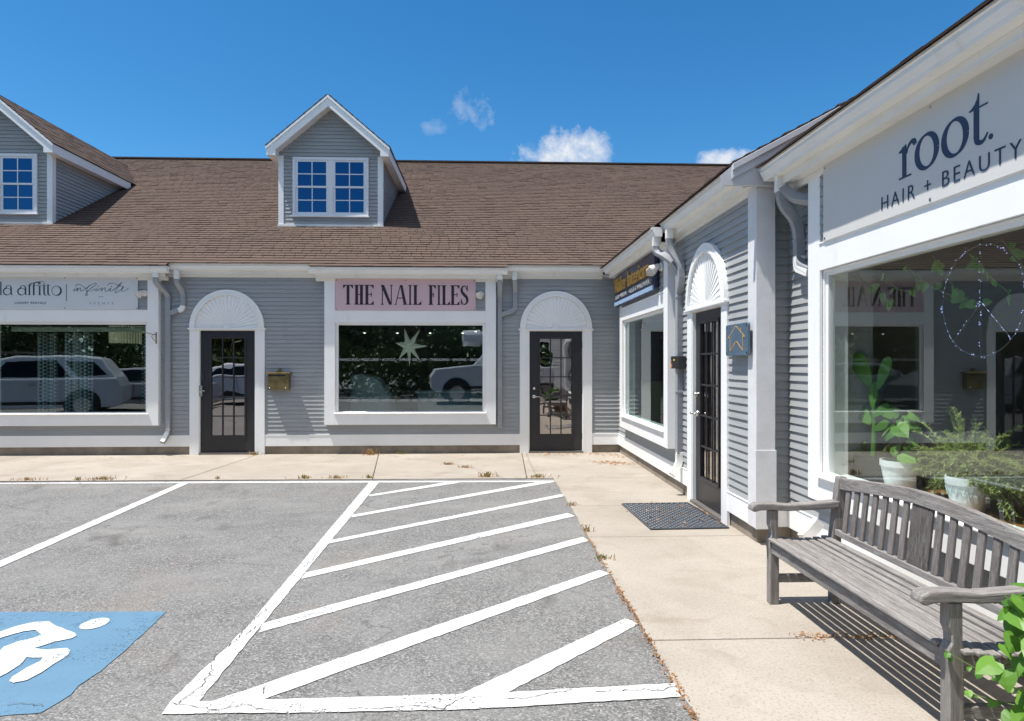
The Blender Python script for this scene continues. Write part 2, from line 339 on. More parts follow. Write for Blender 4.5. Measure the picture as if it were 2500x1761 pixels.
def textmesh(name, body, mat, parent, x0, x1, z0, z1, y, ext=.002, off=0.0, space=1.0, keep=False):
    c = bpy.data.curves.new(name, 'FONT'); c.body = body; c.size = 1; c.extrude = .01; c.offset = off; c.space_character = space
    t = bpy.data.objects.new(name, c); COL.objects.link(t); dg = bpy.context.evaluated_depsgraph_get(); dg.update()
    me = bpy.data.meshes.new_from_object(t.evaluated_get(dg)); bpy.data.objects.remove(t); me.name = name
    xs = [v.co.x for v in me.vertices]; ys = [v.co.y for v in me.vertices]; a, b, c0, d = min(xs), max(xs), min(ys), max(ys)
    for v_ in me.vertices:
        x, yy, z = v_.co; v_.co = (x0 + (x - a) / (b - a) * (x1 - x0), y - (z / .01) * ext, z0 + (yy - c0) / (d - c0) * (z1 - z0))
    me.materials.clear(); me.materials.append(mat); o = bpy.data.objects.new(name, me); COL.objects.link(o); o.parent = parent; return o

# ------------------------------------------------------------------ ground
YB = 11.45; XW = 2.30; XR = 2.59; ZA = -.012
mb = MB(); mb.add([(-400, -400, ZA), (400, -400, ZA), (400, 400, ZA), (-400, 400, ZA)], [(0, 1, 2, 3)]); mb.build('asphalt_lot', asphalt, kind='structure')
# sidewalk: soil bed and concrete slabs with open joints
mb = MB(); mb.prism([(-30, 9.03), (.93, 8.93), (.915, 5.5), (.915, 3.95), (.93, 2.84), (.95, -8), (12, -8), (12, 20), (-30, 20)], -.30, -.008, 'z'); mb.build('soil_bed', soil, kind='structure')
def jag(p, q, n, amp):
    out = []
    for i in range(n + 1):
        t = i / n; w = 0 if i in (0, n) else amp; out.append((p[0] + (q[0] - p[0]) * t + rnd.uniform(-w, w), p[1] + (q[1] - p[1]) * t + rnd.uniform(-w, w)))
    return out
mb = MB(); gp = .006
def slab(poly):
    mb.prism(poly, -.2, 0.0, 'z'); t_ = rnd.uniform(.1, .9)
    for q in range(len(poly) * 2): mb.at[-1 - q] = t_
ye = lambda x: 8.96 - .008 * (x + 4)
XS = [-30, -16, -12, -7.6]
for a, b in zip(XS[:-1], XS[1:]): slab([(a + gp, ye(a)), (b - gp, ye(b)), (b - gp, 11.49), (a + gp, 11.49)])
slab([(-7.6 + gp, ye(-7.6)), (-6.0, ye(-6)), (-4.00 - gp, ye(-4)), (-3.86 - gp, 10.9), (-3.85 - gp, 11.49), (-7.6 + gp, 11.49)])
slab([(-4.00 + gp, ye(-4)), (-1.50 - gp, ye(-1.5)), (-1.82 - gp, 11.49), (-3.85 + gp, 11.49), (-3.86 + gp, 10.9)])
slab([(-1.50 + gp, ye(-1.5)), (.55 - gp, ye(.55)), (.62 - gp, 11.49), (-1.82 + gp, 11.49)])
slab([(.55 + gp, ye(.55))] + [(.935, 8.915 - gp * 0)] + [(2.40, 8.93 + gp), (2.40, 11.49), (.62 + gp, 11.49)])
def wslab(y0, y1):
    e = lambda y: .905 + .012 * math.sin(y * 2.1) * .5
    left = jag((e(y1), y1 - gp), (e(y0), y0 + gp), 14, .009)
    slab(left + [(2.8, y0 + gp), (2.8, y1 - gp)])
for a, b in ((7.16, 8.92), (5.86, 7.16), (3.66, 5.86), (1.5, 3.66), (-1.2, 1.5), (-8, -1.2)): wslab(a, b)
mb.build('sidewalk', concrete, kind='structure', bevel=.004)

# painted markings (real sheets on the asphalt)
def flat(name, polys, m, z):
    k = MB()
    for i, p in enumerate(polys):
        pp = []
        for j in range(len(p)):
            a, b = p[j], p[(j + 1) % len(p)]; d = math.dist(a, b); n = max(1, int(d / .045))
            dx, dy = (b[0] - a[0]) / (d + 1e-9), (b[1] - a[1]) / (d + 1e-9)
            for q in range(n):
                w = 0 if q == 0 else rnd.uniform(-.0035, .0035); t = q / n
                pp.append((a[0] + (b[0] - a[0]) * t - dy * w, a[1] + (b[1] - a[1]) * t + dx * w))
        zz = z + i * .0012; k.add([(x, y, zz) for x, y in pp], [tuple(range(len(pp)))])
    return k.build(name, m, kind='structure')
flat('parking_line', [[(-5.918, 8.79), (-6.4, 8.80), (-6.4, 8.87), (-3.5, 8.86), (.90, 8.76), (.89, 8.66), (-.98, 8.70)]], road_white, ZA + .004)
flat('parking_line', [[(-6.05, 1.70), (-5.93, 1.66), (-3.80, 8.75), (-3.93, 8.75)]], road_white, ZA + .0055) if False else None
def stripe(p, q, w):
    d = Vector((q[0] - p[0], q[1] - p[1])).normalized(); n = Vector((-d.y, d.x)) * w / 2
    return [(p[0] + n.x, p[1] + n.y), (q[0] + n.x, q[1] + n.y), (q[0] - n.x, q[1] - n.y), (p[0] - n.x, p[1] - n.y)]
k = Vector((-3.87 + 3.717, 8.79 - 5.275)).normalized()
flat('parking_line', [stripe((-3.87, 8.79), (-3.87 - k.x * 7, 8.79 - k.y * 7), .115)], road_white, ZA + .0052)
flat('parking_line', [[(-1.505, 8.73), (-1.379, 8.72), (-1.340, 5.90), (-1.314, 4.025), (-1.302, 3.09), (-1.415, 2.98), (-1.43, 3.1), (-1.391, 3.973), (-1.43, 5.6)]], road_white, ZA + .0052)
flat('parking_line', [[(-1.415, 2.985), (-.70, 2.972), (-.05, 2.972), (.897, 3.045), (.905, 3.175), (-.02, 3.11), (-.72, 3.098), (-1.30, 3.09)]], road_white, ZA + .0066)
for a, b, c, d in [((-1.369, 7.891), (-1.339, 7.790), (-.326, 8.655), (-.50, 8.70)), ((-1.351, 6.854), (-1.34, 6.738), (.891, 8.66), (.72, 8.70)), ((-1.342, 5.885), (-1.337, 5.763), (.93, 7.738), (.889, 7.845)),
                   ((-1.325, 4.965), (-1.315, 4.825), (.903, 6.712), (.84, 6.852)), ((-1.315, 4.01), (-1.295, 3.872), (.894, 5.766), (.86, 5.905)), ((-1.241, 3.092), (-1.02, 3.092), (.905, 4.855), (.846, 4.945)),
                   ((-.12, 3.108), (.10, 3.118), (.905, 3.915), (.838, 4.0))]:
    flat('hatch_stripe', [[a, b, c, d]], road_white, ZA + .0044)
flat('accessible_marking', [[(-3.35, 4.265), (-1.978, 4.225), (-1.954, 3.996), (-1.928, 3.665), (-1.92, 3.415), (-1.94, 3.268), (-1.922, 3.18), (-1.935, 3.1), (-1.955, 3.02), (-2.15, 2.995), (-3.35, 2.98)]], road_blue, ZA + .004)
def ell(cx, cy, rx, ry, n=28): return [(cx + rx * math.cos(2 * math.pi * i / n), cy + ry * math.sin(2 * math.pi * i / n)) for i in range(n)]
flat('accessible_symbol', [ell(-2.302, 4.035, .072, .088), [(-2.84, 3.864), (-2.771, 3.931), (-2.732, 4.013), (-2.674, 4.07), (-2.589, 4.075), (-2.523, 4.018), (-2.331, 3.894), (-2.3, 3.856), (-2.306, 3.819), (-2.374, 3.774), (-2.428, 3.696), (-2.357, 3.673), (-2.306, 3.68), (-2.252, 3.691), (-2.213, 3.654), (-2.187, 3.592), (-2.199, 3.495), (-2.199, 3.407), (-2.217, 3.323), (-2.262, 3.298), (-2.295, 3.317), (-2.312, 3.364), (-2.308, 3.459), (-2.289, 3.539), (-2.308, 3.576), (-2.347, 3.573), (-2.392, 3.585), (-2.374, 3.532), (-2.364, 3.492), (-2.365, 3.404), (-2.373, 3.366), (-2.402, 3.268), (-2.60, 3.16), (-2.75, 3.35), (-2.624, 3.522), (-2.595, 3.604), (-2.586, 3.669), (-2.602, 3.718), (-2.574, 3.787), (-2.524, 3.828), (-2.505, 3.876), (-2.585, 3.95), (-2.640, 3.93), (-2.68, 3.88), (-2.73, 3.80), (-2.80, 3.78)]], sym_white, ZA + .008)

# cracks that run through paint and asphalt
k = MB(); zc_ = ZA + .0092
GRND = [[(-6.585, 9.343), (-6.561, 9.836), (-6.574, 10.664)], [(-3.639, 9.682), (-3.212, 9.994), (-2.783, 10.329), (-2.406, 10.693)], [(-1.606, 11.23), (-0.911, 10.634), (-0.35, 10.099), (0.092, 9.265), (0.271, 8.862)], [(0.693, 11.419), (0.68, 10.193), (0.694, 9.13)]]
for ln in GRND + [[(-1.415, 3.08), (-1.293, 3.043), (-1.201, 3.009), (-1.107, 3.028), (-1.057, 3.042), (-0.972, 3.0), (-0.915, 2.99)], [(-0.613, 2.994), (-0.401, 2.993), (-0.331, 3.006), (-0.195, 2.985), (-0.103, 3.076), (-0.021, 3.076)], [(0.077, 3.053), (0.175, 3.057), (0.293, 3.094), (0.406, 3.132)], [(0.51, 3.099), (0.68, 3.109), (0.833, 3.115), (0.916, 3.138)], [(-1.381, 5.674), (-1.35, 5.266), (-1.37, 5.085)], [(-1.374, 4.274), (-1.365, 4.213), (-1.394, 4.014), (-1.385, 3.735), (-1.42, 3.558)], [(-1.42, 3.558), (-1.372, 3.393), (-1.346, 3.227), (-1.376, 3.126), (-1.383, 3.07)], [(-1.35, 3.831), (-1.338, 3.971), (-1.147, 4.059), (-1.055, 4.156), (-0.985, 4.183)], [(-5.32, 7.547), (-4.898, 7.261), (-4.569, 7.12), (-4.465, 7.244)], [(-2.349, 5.213), (-1.954, 5.234), (-1.517, 5.135)], [(-2.143, 3.085), (-2.066, 3.097), (-1.978, 3.07)], [(-1.056, 3.233), (-1.032, 3.146)]]:
    pts = []; zc_ = .0012 if ln in GRND else ZA + .0092
    for (x0, y0), (x1, y1) in zip(ln[:-1], ln[1:]):
        d = math.dist((x0, y0), (x1, y1)); n = max(2, int(d / .022))
        for i in range(n): t = i / n; pts.append((x0 + (x1 - x0) * t + rnd.gauss(0, .006), y0 + (y1 - y0) * t + rnd.gauss(0, .006)))
    pts.append(ln[-1])
    for i, (a, b) in enumerate(zip(pts[:-1], pts[1:])):
        d = Vector((b[0] - a[0], b[1] - a[1])); d = d.normalized() if d.length else Vector((1, 0)); w0, w1 = (rnd.uniform(.0008, .0028) for _ in range(2)); nx, ny = -d.y, d.x
        zq = zc_ + (i % 2) * .0003
        k.add([(a[0] + nx * w0, a[1] + ny * w0, zq), (b[0] + nx * w1, b[1] + ny * w1, zq), (b[0] - nx * w1, b[1] - ny * w1, zq), (a[0] - nx * w0, a[1] - ny * w0, zq)], [(3, 2, 1, 0)])
        if rnd.random() < .10:
            q = (a[0] + rnd.gauss(0, .035), a[1] + rnd.gauss(0, .035)); k.add([(a[0] + .0015, a[1], zq), (a[0], a[1] + .0015, zq), (q[0], q[1], zq)], [(0, 1, 2)])
k.build('pavement_cracks', M('crack_dirt', (.10, .09, .08), .95, .3), kind='structure')

# ------------------------------------------------------------------ the building
B = empty('shop_building', (0, 0, 0), 0, 'grey clapboard strip of shops with white trim and a brown shingled roof', 'building')
def frames(): pass
BACK = ((0, YB, 0), 0.0); WING = ((XW, 0, 0), R(-90)); SALON = ((XR, 0, 0), R(-90))
PITCH = .0705
def clap(mb, u0, u1, z0, z1, holes=(), y=0.0):
    n = int(math.ceil((z1 - z0) / PITCH - 1e-6))
    for i in range(n):
        a = z0 + i * PITCH; b = min(a + PITCH + .0008, z1); segs = [(u0, u1)]
        for h0, h1, g0, g1 in holes:
            if a < g1 - .02 and b > g0 + .02:
                ns = []
                for s0, s1 in segs:
                    if h1 <= s0 or h0 >= s1: ns.append((s0, s1)); continue
                    if h0 > s0: ns.append((s0, h0))
                    if h1 < s1: ns.append((h1, s1))
                segs = ns
        for s0, s1 in segs:
            # boards butt at random joints, each a touch out of true
            cuts = [s0]; x = s0 + rnd.uniform(.6, 3.2)
            while x < s1 - .4: cuts.append(x); x += rnd.uniform(1.8, 3.6)
            cuts.append(s1)
            for c0, c1 in zip(cuts[:-1], cuts[1:]):
                e0 = .016 + rnd.uniform(-.0012, .0012); e1 = e0 + rnd.uniform(-.0007, .0007); dz = rnd.uniform(-.0009, .0009); g = .0006
                mb.add([(c0 + g, y - e0, a + dz), (c1 - g, y - e1, a + dz), (c1 - g, y - .0012, b), (c0 + g, y - .0012, b), (c0 + g, y, a + dz), (c1 - g, y, a + dz)],
                       [(0, 1, 2, 3), (4, 5, 1, 0)])
def wallbox(mb, u0, u1, z0, z1, holes, y0=.004, y1=.12):
    hs = sorted(holes); x = u0
    for h0, h1, g0, g1 in hs:
        mb.box(x, h0, y0, y1, z0, z1); mb.box(h0, h1, y0, y1, g1, z1)
        if g0 > z0: mb.box(h0, h1, y0, y1, z0, g0)
        x = h1
    mb.box(x, u1, y0, y1, z0, z1)
BAYB = (-6.877, -1.267); DOORB = (-4.343, 1.204)      # back wall: window bay and door centres
bay_u_w = -9.43; door_u_w = -6.845; bay_u_r = -3.62   # wing: u = -Y
holesB = [(c - 1.30, c + 1.30, .66, 2.24) for c in BAYB] + [(c - .50, c + .50, -.1, 2.13) for c in DOORB]
holesW = [(bay_u_w - 1.30, bay_u_w + 1.30, .66, 2.24), (door_u_w - .50, door_u_w + .50, -.1, 2.13)]
holesR = [(bay_u_r - 1.30, bay_u_r + 1.30, .66, 2.24)]
for nm, (fl, frz), u0, u1, hs in (('b', BACK, -14, XW + .1, holesB), ('w', WING, -YB, -5.62, holesW), ('r', SALON, -5.62, 3.5, holesR)):
    k = MB(); clap(k, u0, u1, .325, 3.06, hs); k.build('siding', sid_m, B, fl, frz)
    k = MB(); wallbox(k, u0, u1, .135, 3.06, hs); k.build('wall', [room_m], B, fl, frz)
    k = MB(); ds = [c for c in (DOORB if nm == 'b' else (door_u_w,) if nm == 'w' else ())]; x = u0
    for c in sorted(ds) + [None]:
        e = u1 if c is None else c - .62
        k.box(x, e, -.022, .003, .137, .318); k.box(x, e, -.028, .002, .318, .327)
        x = c + .62 if c is not None else x
    k.build('skirt_board', white, B, fl, frz, bevel=.002)
    k = MB(); x = u0
    for c in sorted(ds) + [None]:
        e = u1 if c is None else c - .47
        k.box(x, e, .012, .14, -.1, .1345); x = c + .47 if c is not None else x
    k.build('foundation', found_m, B, fl, frz)
    k = MB(); k.box(u0, u1, -.014, .002, 3.0, 3.06) if nm != 'r' else k.box(u0, u1, -.014, .002, 3.0, 3.06); k.build('frieze_board', white, B, fl, frz)
# jog wall between wing and salon and its corner post
k = MB(); clap(k, 2.43, XR, .325, 3.06); k.build('siding', sid_m, B, (0, 5.62, 0))
k = MB(); k.box(XW - .0, XR + .12, .004, .12, .135, 3.06); k.build('wall', room_m, B, (0, 5.62, 0))
k = MB(); k.box(2.43, XR - .022, -.022, .003, .137, .318); k.box(2.43, XR - .028, -.028, .002, .318, .327); k.build('skirt_board', white, B, (0, 5.62, 0))
k = MB(); k.box(2.315, XR + .012, 0.012, .15, -.1, .1345); k.build('foundation', found_m, B, (0, 5.61, 0))
k = MB(); k.box(2.27, 2.295, 5.556, 5.715, .137, 3.04); k.box(2.268, 2.432, 5.53, 5.556, .137, 3.04); k.build('corner_post', peel, B, bevel=.003)
k = MB(); k.box(2.262, 2.44, 5.524, 5.53, .137, .80); k.build('corner_post_patch', peel, B, bevel=.002)
k = MB(); k.box(2.59 - .03, 2.59 - .014, 5.556, 5.592, .33, 3.0); k.build('corner_bead', sid_m, B) if False else None

# window bays
def bay(c, frame, roomdepth=.12, gm=gl_shop, lab=None):
    (lx, ly, lz), rz = frame; loc = (lx + c, ly, 0) if rz == 0 else (lx, -c, 0)
    F = -.11
    k = MB()
    k.box(-1.44, -1.262, F, F + .025, .50, 2.98); k.box(1.262, 1.44, F, F + .025, .50, 2.98)
    k.box(-1.262, 1.262, F + .001, F + .025, 2.218, 2.412); k.box(-1.262, 1.262, F + .001, F + .025, .50, .690)
    k.box(-1.262, 1.262, F - .008, F + .01, 2.412, 2.422)
    k.box(-1.44, -1.42, F + .025, 0, .50, 2.98); k.box(1.42, 1.44, F + .025, 0, .50, 2.98); k.box(-1.42, 1.42, F + .025, 0, .50, .515)
    s = k.build('window_surround', white, B, loc, rz, bevel=.0025)
    k = MB(); clap(k, -1.262, 1.262, 2.415, 2.98, (), F + .018); k.build('siding', sid_m, B, loc, rz)
    k = MB(); y0, y1 = F + .027, .10
    for x0, x1, z0, z1 in ((-1.262, -1.246, .69, 2.218), (1.246, 1.262, .69, 2.218)): k.box(x0, x1, y0, y1, z0, z1)
    k.box(-1.246, 1.246, y0, y1, 2.203, 2.218); k.box(-1.246, 1.246, y0, y1, .69, .703)
    for x0, x1 in ((-1.246, -1.214), (1.214, 1.246)): k.box(x0, x1, -.068, -.030, .703, 2.203)
    k.box(-1.214, 1.214, -.068, -.030, 2.178, 2.203); k.box(-1.214, 1.214, -.068, -.030, .703, .722)
    wf = k.build('window', white, B, loc, rz, bevel=.002)
    k = MB(); k.prism([(F - .03, .685), (F - .03, .697), (-.06, .712), (-.06, .69)], -1.275, 1.275, 'x'); k.build('sill', white, wf, bevel=.002)
    k = MB(); k.add([(-1.214, -.05, .722), (1.214, -.05, .722), (1.214, -.05, 2.178), (-1.214, -.05, 2.178)], [(0, 1, 2, 3)])
    k.build('glass', gm, wf)
    return loc, rz
LB, NBY = bay(BAYB[0], BACK), bay(BAYB[1], BACK)
WB = bay(bay_u_w, WING); RB = bay(bay_u_r, SALON, gm=gl_root)

# doors
def fan(loc, rz):
    k = MB(); n = 40; zc = 2.125
    ro, ri = .618, .53
    for i in range(n):
        a0, a1 = math.pi * i / n, math.pi * (i + 1) / n
        def P(r, a): return (r * math.cos(a), zc + r * 1.045 * math.sin(a))
        q = [P(ro, a0), P(ro, a1), P(ri, a1), P(ri, a0)]
        vs = [(x, -.052, z) for x, z in q] + [(x, -.0, z) for x, z in q]
        k.add(vs, [(0, 3, 2, 1), (0, 1, 5, 4), (3, 7, 6, 2)])
        q = [P(ri + .025, a0), P(ri + .025, a1), P(ri, a1), P(ri, a0)]
        vs = [(x, -.062, z) for x, z in q] + [(x, -.05, z) for x, z in q]
        k.add(vs, [(0, 3, 2, 1), (0, 1, 5, 4), (3, 7, 6, 2)])
    k.box(-.645, .645, -.062, 0, 2.108, 2.126); k.box(-.632, .632, -.05, 0, 2.096, 2.108)
    rim = k.build('door_pediment', white, B, loc, rz, bevel=0)
    k = MB(); n = 22
    for i in range(n):
        a0, a1 = math.pi * i / n, math.pi * (i + 1) / n; am = a0 + (a1 - a0) * .86
        def P(r, a, y): return (r * math.cos(a), y, zc + r * 1.045 * math.sin(a))
        k.add([P(.055, a0, -.034), P(.528, a0, -.038), P(.528, am, -.029), P(.055, am, -.031), P(.528, a1, -.024), P(.055, a1, -.028)], [(0, 1, 2, 3), (3, 2, 4, 5)])
        k.add([P(.055, a1, -.028), P(.528, a1, -.024), P(.528, a1, -.038), P(.055, a1, -.034)], [(0, 1, 2, 3)])
    k.add([(.055 * math.cos(math.pi * j / 12), -.044, zc + .055 * math.sin(math.pi * j / 12)) for j in range(13)], [tuple(range(13))])
    k.tube([(.055 * math.cos(math.pi * j / 12), -.038, zc + .055 * math.sin(math.pi * j / 12)) for j in range(13)], .008, 6)
    k.build('fan_panel', white, rim)
def door(c, frame, hw):
    (lx, ly, lz), rz = frame; loc = (lx + c, ly, 0) if rz == 0 else (lx, -c, 0)
    k = MB(); k.box(-.622, -.467, -.030, .003, 0.0, 2.096); k.box(.467, .622, -.030, .003, 0.0, 2.096)
    k.box(-.467, -.455, -.02, .11, .03, 2.096); k.box(.455, .467, -.02, .11, .03, 2.096); k.box(-.455, .455, -.02, .11, 2.086, 2.0955)
    k.build('door_surround', white, B, loc, rz, bevel=.0025); fan(loc, rz)
    k = MB(); k.box(-.467, .467, -.045, .13, -.02, .030); k.build('threshold', M('threshold_metal', (.14, .13, .12), .5, .3), B, loc, rz)
    gx, g0, g1 = .275, .315, 1.958
    k = MB(); a, b = .018, .06
    k.box(-.453, -gx, a, b, .036, 2.084); k.box(gx, .453, a, b, .036, 2.084); k.box(-gx, gx, a, b, .036, g0); k.box(-gx, gx, a, b, g1, 2.084)
    d = k.build('door', door_m, B, loc, rz, bevel=.002)
    k = MB(); m = .026
    for x0, x1, z0, z1 in ((-gx - m, -gx + .004, g0 - m, g1 + m), (gx - .004, gx + m, g0 - m, g1 + m), (-gx + .004, gx - .004, g0 - m, g0 + .004), (-gx + .004, gx - .004, g1 - .004, g1 + m)): k.box(x0, x1, .004, .0175, z0, z1)
    k.build('glass_moulding', door_m, d, bevel=.006)
    k = MB(); w = .0095
    for i in (1, 2): x = -gx + 2 * gx * i / 3; k.box(x - w, x + w, .010, .026, g0, g1)
    for j in (1, 2, 3, 4): z = g0 + (g1 - g0) * j / 5; k.box(-gx, gx, .0115, .0255, z - w, z + w)
    k.build('muntins', door_m, d, bevel=.003)
    k = MB(); k.add([(-gx, .030, g0), (gx, .030, g0), (gx, .030, g1), (-gx, .030, g1)], [(0, 1, 2, 3)]); k.build('glass', gl_door, d)
    hx = -.375
    if hw == 'lever':
        k = MB(); k.lathe([(0, -.012), (.031, -.010), (.033, .018)], (hx, 0, .965), 20, 'y'); k.tube([(hx, .0, .965), (hx, -.045, .965), (hx + .02, -.05, .965), (hx + .11, -.045, .962)], [.011, .011, .010, .007], 8)
        k.build('handle', silver, d, smooth=True)
        k = MB(); k.lathe([(0, -.020), (.020, -.018), (.026, -.006), (.027, .018)], (hx, 0, 1.105), 20, 'y'); k.build('deadbolt', silver, d, smooth=True)
    elif hw == 'plate':
        k = MB(); k.box(-.475, -.41, -.028, .016, .98, 1.16); k.lathe([(0, -.065), (.024, -.063), (.034, -.040), (.022, -.025), (.02, 0)], (-.425, 0, 1.075), 20, 'y'); k.tube([(-.425, -.05, 1.075), (-.36, -.05, 1.072)], [.008, .006], 8); k.build('handle', silver, d, bevel=.002)
        k = MB(); k.box(-.445, -.395, .0, .0175, 1.24, 1.37); k.build('keypad', bronze, d, bevel=.004)
    else:
        k = MB(); k.lathe([(0, -.012), (.031, -.010), (.033, .018)], (hx, 0, .985), 20, 'y'); k.tube([(hx, .0, .985), (hx, -.055, .985), (hx - .03, -.058, .985), (hx - .03, -.06, .985)], [.012, .012, .011, .010], 8); k.tube([(hx, -.05, .985), (hx + .10, -.045, .985)], .009, 8)
        k.build('handle', silver, d, smooth=True)
        k = MB(); k.lathe([(0, -.035), (.018, -.034), (.026, -.015), (.028, .018)], (hx, 0, 1.19), 20, 'y'); k.build('deadbolt', silver, d, smooth=True)
    for z in (.28, 1.05, 1.85):
        k = MB(); k.tube([(.458, -.006, z - .05), (.458, -.006, z + .05)], .008, 8); k.build('hinge', MATS['aged_brass'] if hw == 'lever' else silver, d)
    return d
door(DOORB[0], BACK, 'plate'); door(DOORB[1], BACK, 'lever'); door(door_u_w, WING, 'wing')

# roofs ------------------------------------------------------------------
SL = .54; ZE = 3.20; YE = 11.22; XE = 2.07; XER = 2.36
RL = math.hypot(1, SL)
def shingles(name, x0f, x1f, top, origin, axis, lip=0.0, start=0.0, seed=1, mat=None):
    """Rows of overlapping tabs. Row distance d is horizontal run from the eave; x0f/x1f(d) the row's ends."""
    r = random.Random(seed); k = MB(); ex = .125 / RL; d = start; row = 0
    def P(x, dd, off):
        z = origin[2] + SL * dd; n = off / RL
        return (x, origin[1] + dd - n * SL, z + n) if axis == 'y' else (origin[0] + dd - n * SL, x, z + n)
    while d < top:
        d2 = min(d + ex, top); a, b = x0f(d + ex / 2), x1f(d + ex / 2); x = a - r.uniform(0, .25); prev = None
        while x < b:
            w = r.choice((.155, .17, .185, .20)); xa, xb = max(x + (.0075 if d > .12 else 0), a), min(x + w, b)
            if xb > xa + .001:
                t = .0125 + (r.random() < .25) * .004 + r.uniform(-.0012, .0016); low = d - r.uniform(0, .0035)
                c = min(1, max(0, r.gauss(.55, .10)))
                # slight batch toning along the roof
                c = min(1, max(0, c + .07 * math.sin(xa * .9 + row * .21) + .05 * math.sin(xa * 2.3 - row * .5)))
                k.add([P(xa, low, t), P(xb, low, t), P(xb, d2 + .004, .001), P(xa, d2 + .004, .001), P(xa, low, 0), P(xb, low, 0)], [(0, 1, 2, 3), (4, 5, 1, 0), (0, 3, 4), (1, 5, 2)], at=c)
            x += w
        d = d2; row += 1
    return k.build(name, mat or shingle, B)
TOPR = 7.06
shingles('roof', lambda d: -14.0, lambda d: XE + max(d, -.0) + (0 if d > 0 else .0), TOPR, (0, YE, ZE), 'y', start=-.03, seed=3)
for i, (a, b) in enumerate(((-14, -5.20), (-2.906, .36))):
    k = MB(); 
    shingles('roof_lip', lambda d, a=a: a, lambda d, b=b: b, -.03, (0, YE, ZE), 'y', start=-.135, seed=20 + i)
shingles('roof', lambda d: 5.42, lambda d: YE + d, TOPR, (XE, 0, ZE), 'x', start=-.03, seed=5)
shingles('roof_lip', lambda d: 7.86, lambda d: YE, -.03, (XE, 0, ZE), 'x', start=-.135, seed=31)
shingles('roof', lambda d: -3.6, lambda d: 5.45, 6.77, (XER, 0, ZE), 'x', start=-.03, seed=6)
shingles('roof_lip', lambda d: 1.9, lambda d: 5.41, -.03, (XER, 0, ZE), 'x', start=-.135, seed=32)
# decking beneath the shingles and the rear slopes
k = MB(); zr = ZE + SL * TOPR
k.add([(-14, YE, ZE - .03), (XE, YE, ZE - .03), (XE + TOPR, YE + TOPR, zr - .03), (-14, YE + TOPR, zr - .03)], [(0, 1, 2, 3)])
k.add([(-14, YE + TOPR + .01, zr), (XE + TOPR, YE + TOPR + .01, zr), (XE + TOPR + 7, YE + TOPR + 7, ZE), (-14, YE + TOPR + 7, ZE)], [(0, 1, 2, 3)])
k.add([(XE, YE, ZE - .03), (XE, 5.5, ZE - .03), (XE + TOPR, 5.5, zr - .03), (XE + TOPR, YE + TOPR, zr - .03)], [(0, 1, 2, 3)])
k.add([(XE + TOPR + .01, 5.45, zr), (XE + TOPR + 7, 5.45, ZE), (XE + TOPR + 7, YE + TOPR + 7, ZE), (XE + TOPR + .01, YE + TOPR, zr)], [(0, 1, 2, 3)])
k.add([(XER, 5.5, ZE - .03), (XER, -3.6, ZE - .03), (XER + 6.77, -3.6, zr - .19), (XER + 6.77, 5.5, zr - .19)], [(0, 1, 2, 3)])
k.add([(XER + 6.78, 5.5, zr - .16), (XER + 6.78, -3.6, zr - .16), (XER + 13.8, -3.6, ZE), (XER + 13.8, 5.5, ZE)], [(0, 1, 2, 3)])
k.build('roof_deck', M('roof_decking', (.09, .065, .05), .9), B)
k = MB(); k.tube([(-14, YE + TOPR, zr + .0), (XE + TOPR, YE + TOPR, zr + .0)], 0, rect=(.035, .24)); k.build('ridge_cap', M('ridge_shingle', (.07, .048, .04), .9, .3, 9), B)
k = MB(); k.box(-14, -13.9, YE, 25, .1, 3.2); k.prism([(YE, 3.15), (YE + TOPR, zr - .05), (YE + TOPR + 7, 3.15)], -14, -13.95, 'x'); k.build('end_wall', sid_m, B)
k = MB(); k.box(-14, 16, 25.2, 25.3, .0, 3.2); k.box(16, 16.1, -3.5, 25.2, 0, 3.2); k.box(2.6, 16, -3.55, -3.45, 0, 3.2); k.build('rear_wall', sid_m, B)
# gable return over the post: wall strip between the two roof planes, with rake boards
k = MB()
def rk(x, dz): return ZE + SL * (x - XE) + dz
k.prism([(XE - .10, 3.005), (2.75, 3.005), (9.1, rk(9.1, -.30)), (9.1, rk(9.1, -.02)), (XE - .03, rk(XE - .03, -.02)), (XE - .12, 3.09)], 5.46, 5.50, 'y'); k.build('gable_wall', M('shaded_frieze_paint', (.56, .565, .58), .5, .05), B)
k = MB()
k.prism([(XE - .04, rk(XE - .04, -.125)), (9.1, rk(9.1, -.125)), (9.1, rk(9.1, -.012)), (XE - .04, rk(XE - .04, -.012))], 5.435, 5.459, 'y')
k.prism([(XE - .04, rk(XE - .04, -.06)), (9.1, rk(9.1, -.06)), (9.1, rk(9.1, -.008)), (XE - .04, rk(XE - .04, -.008))], 5.412, 5.4345, 'y')
k.build('rake_board', MATS['shaded_frieze_paint'], B, bevel=.003)

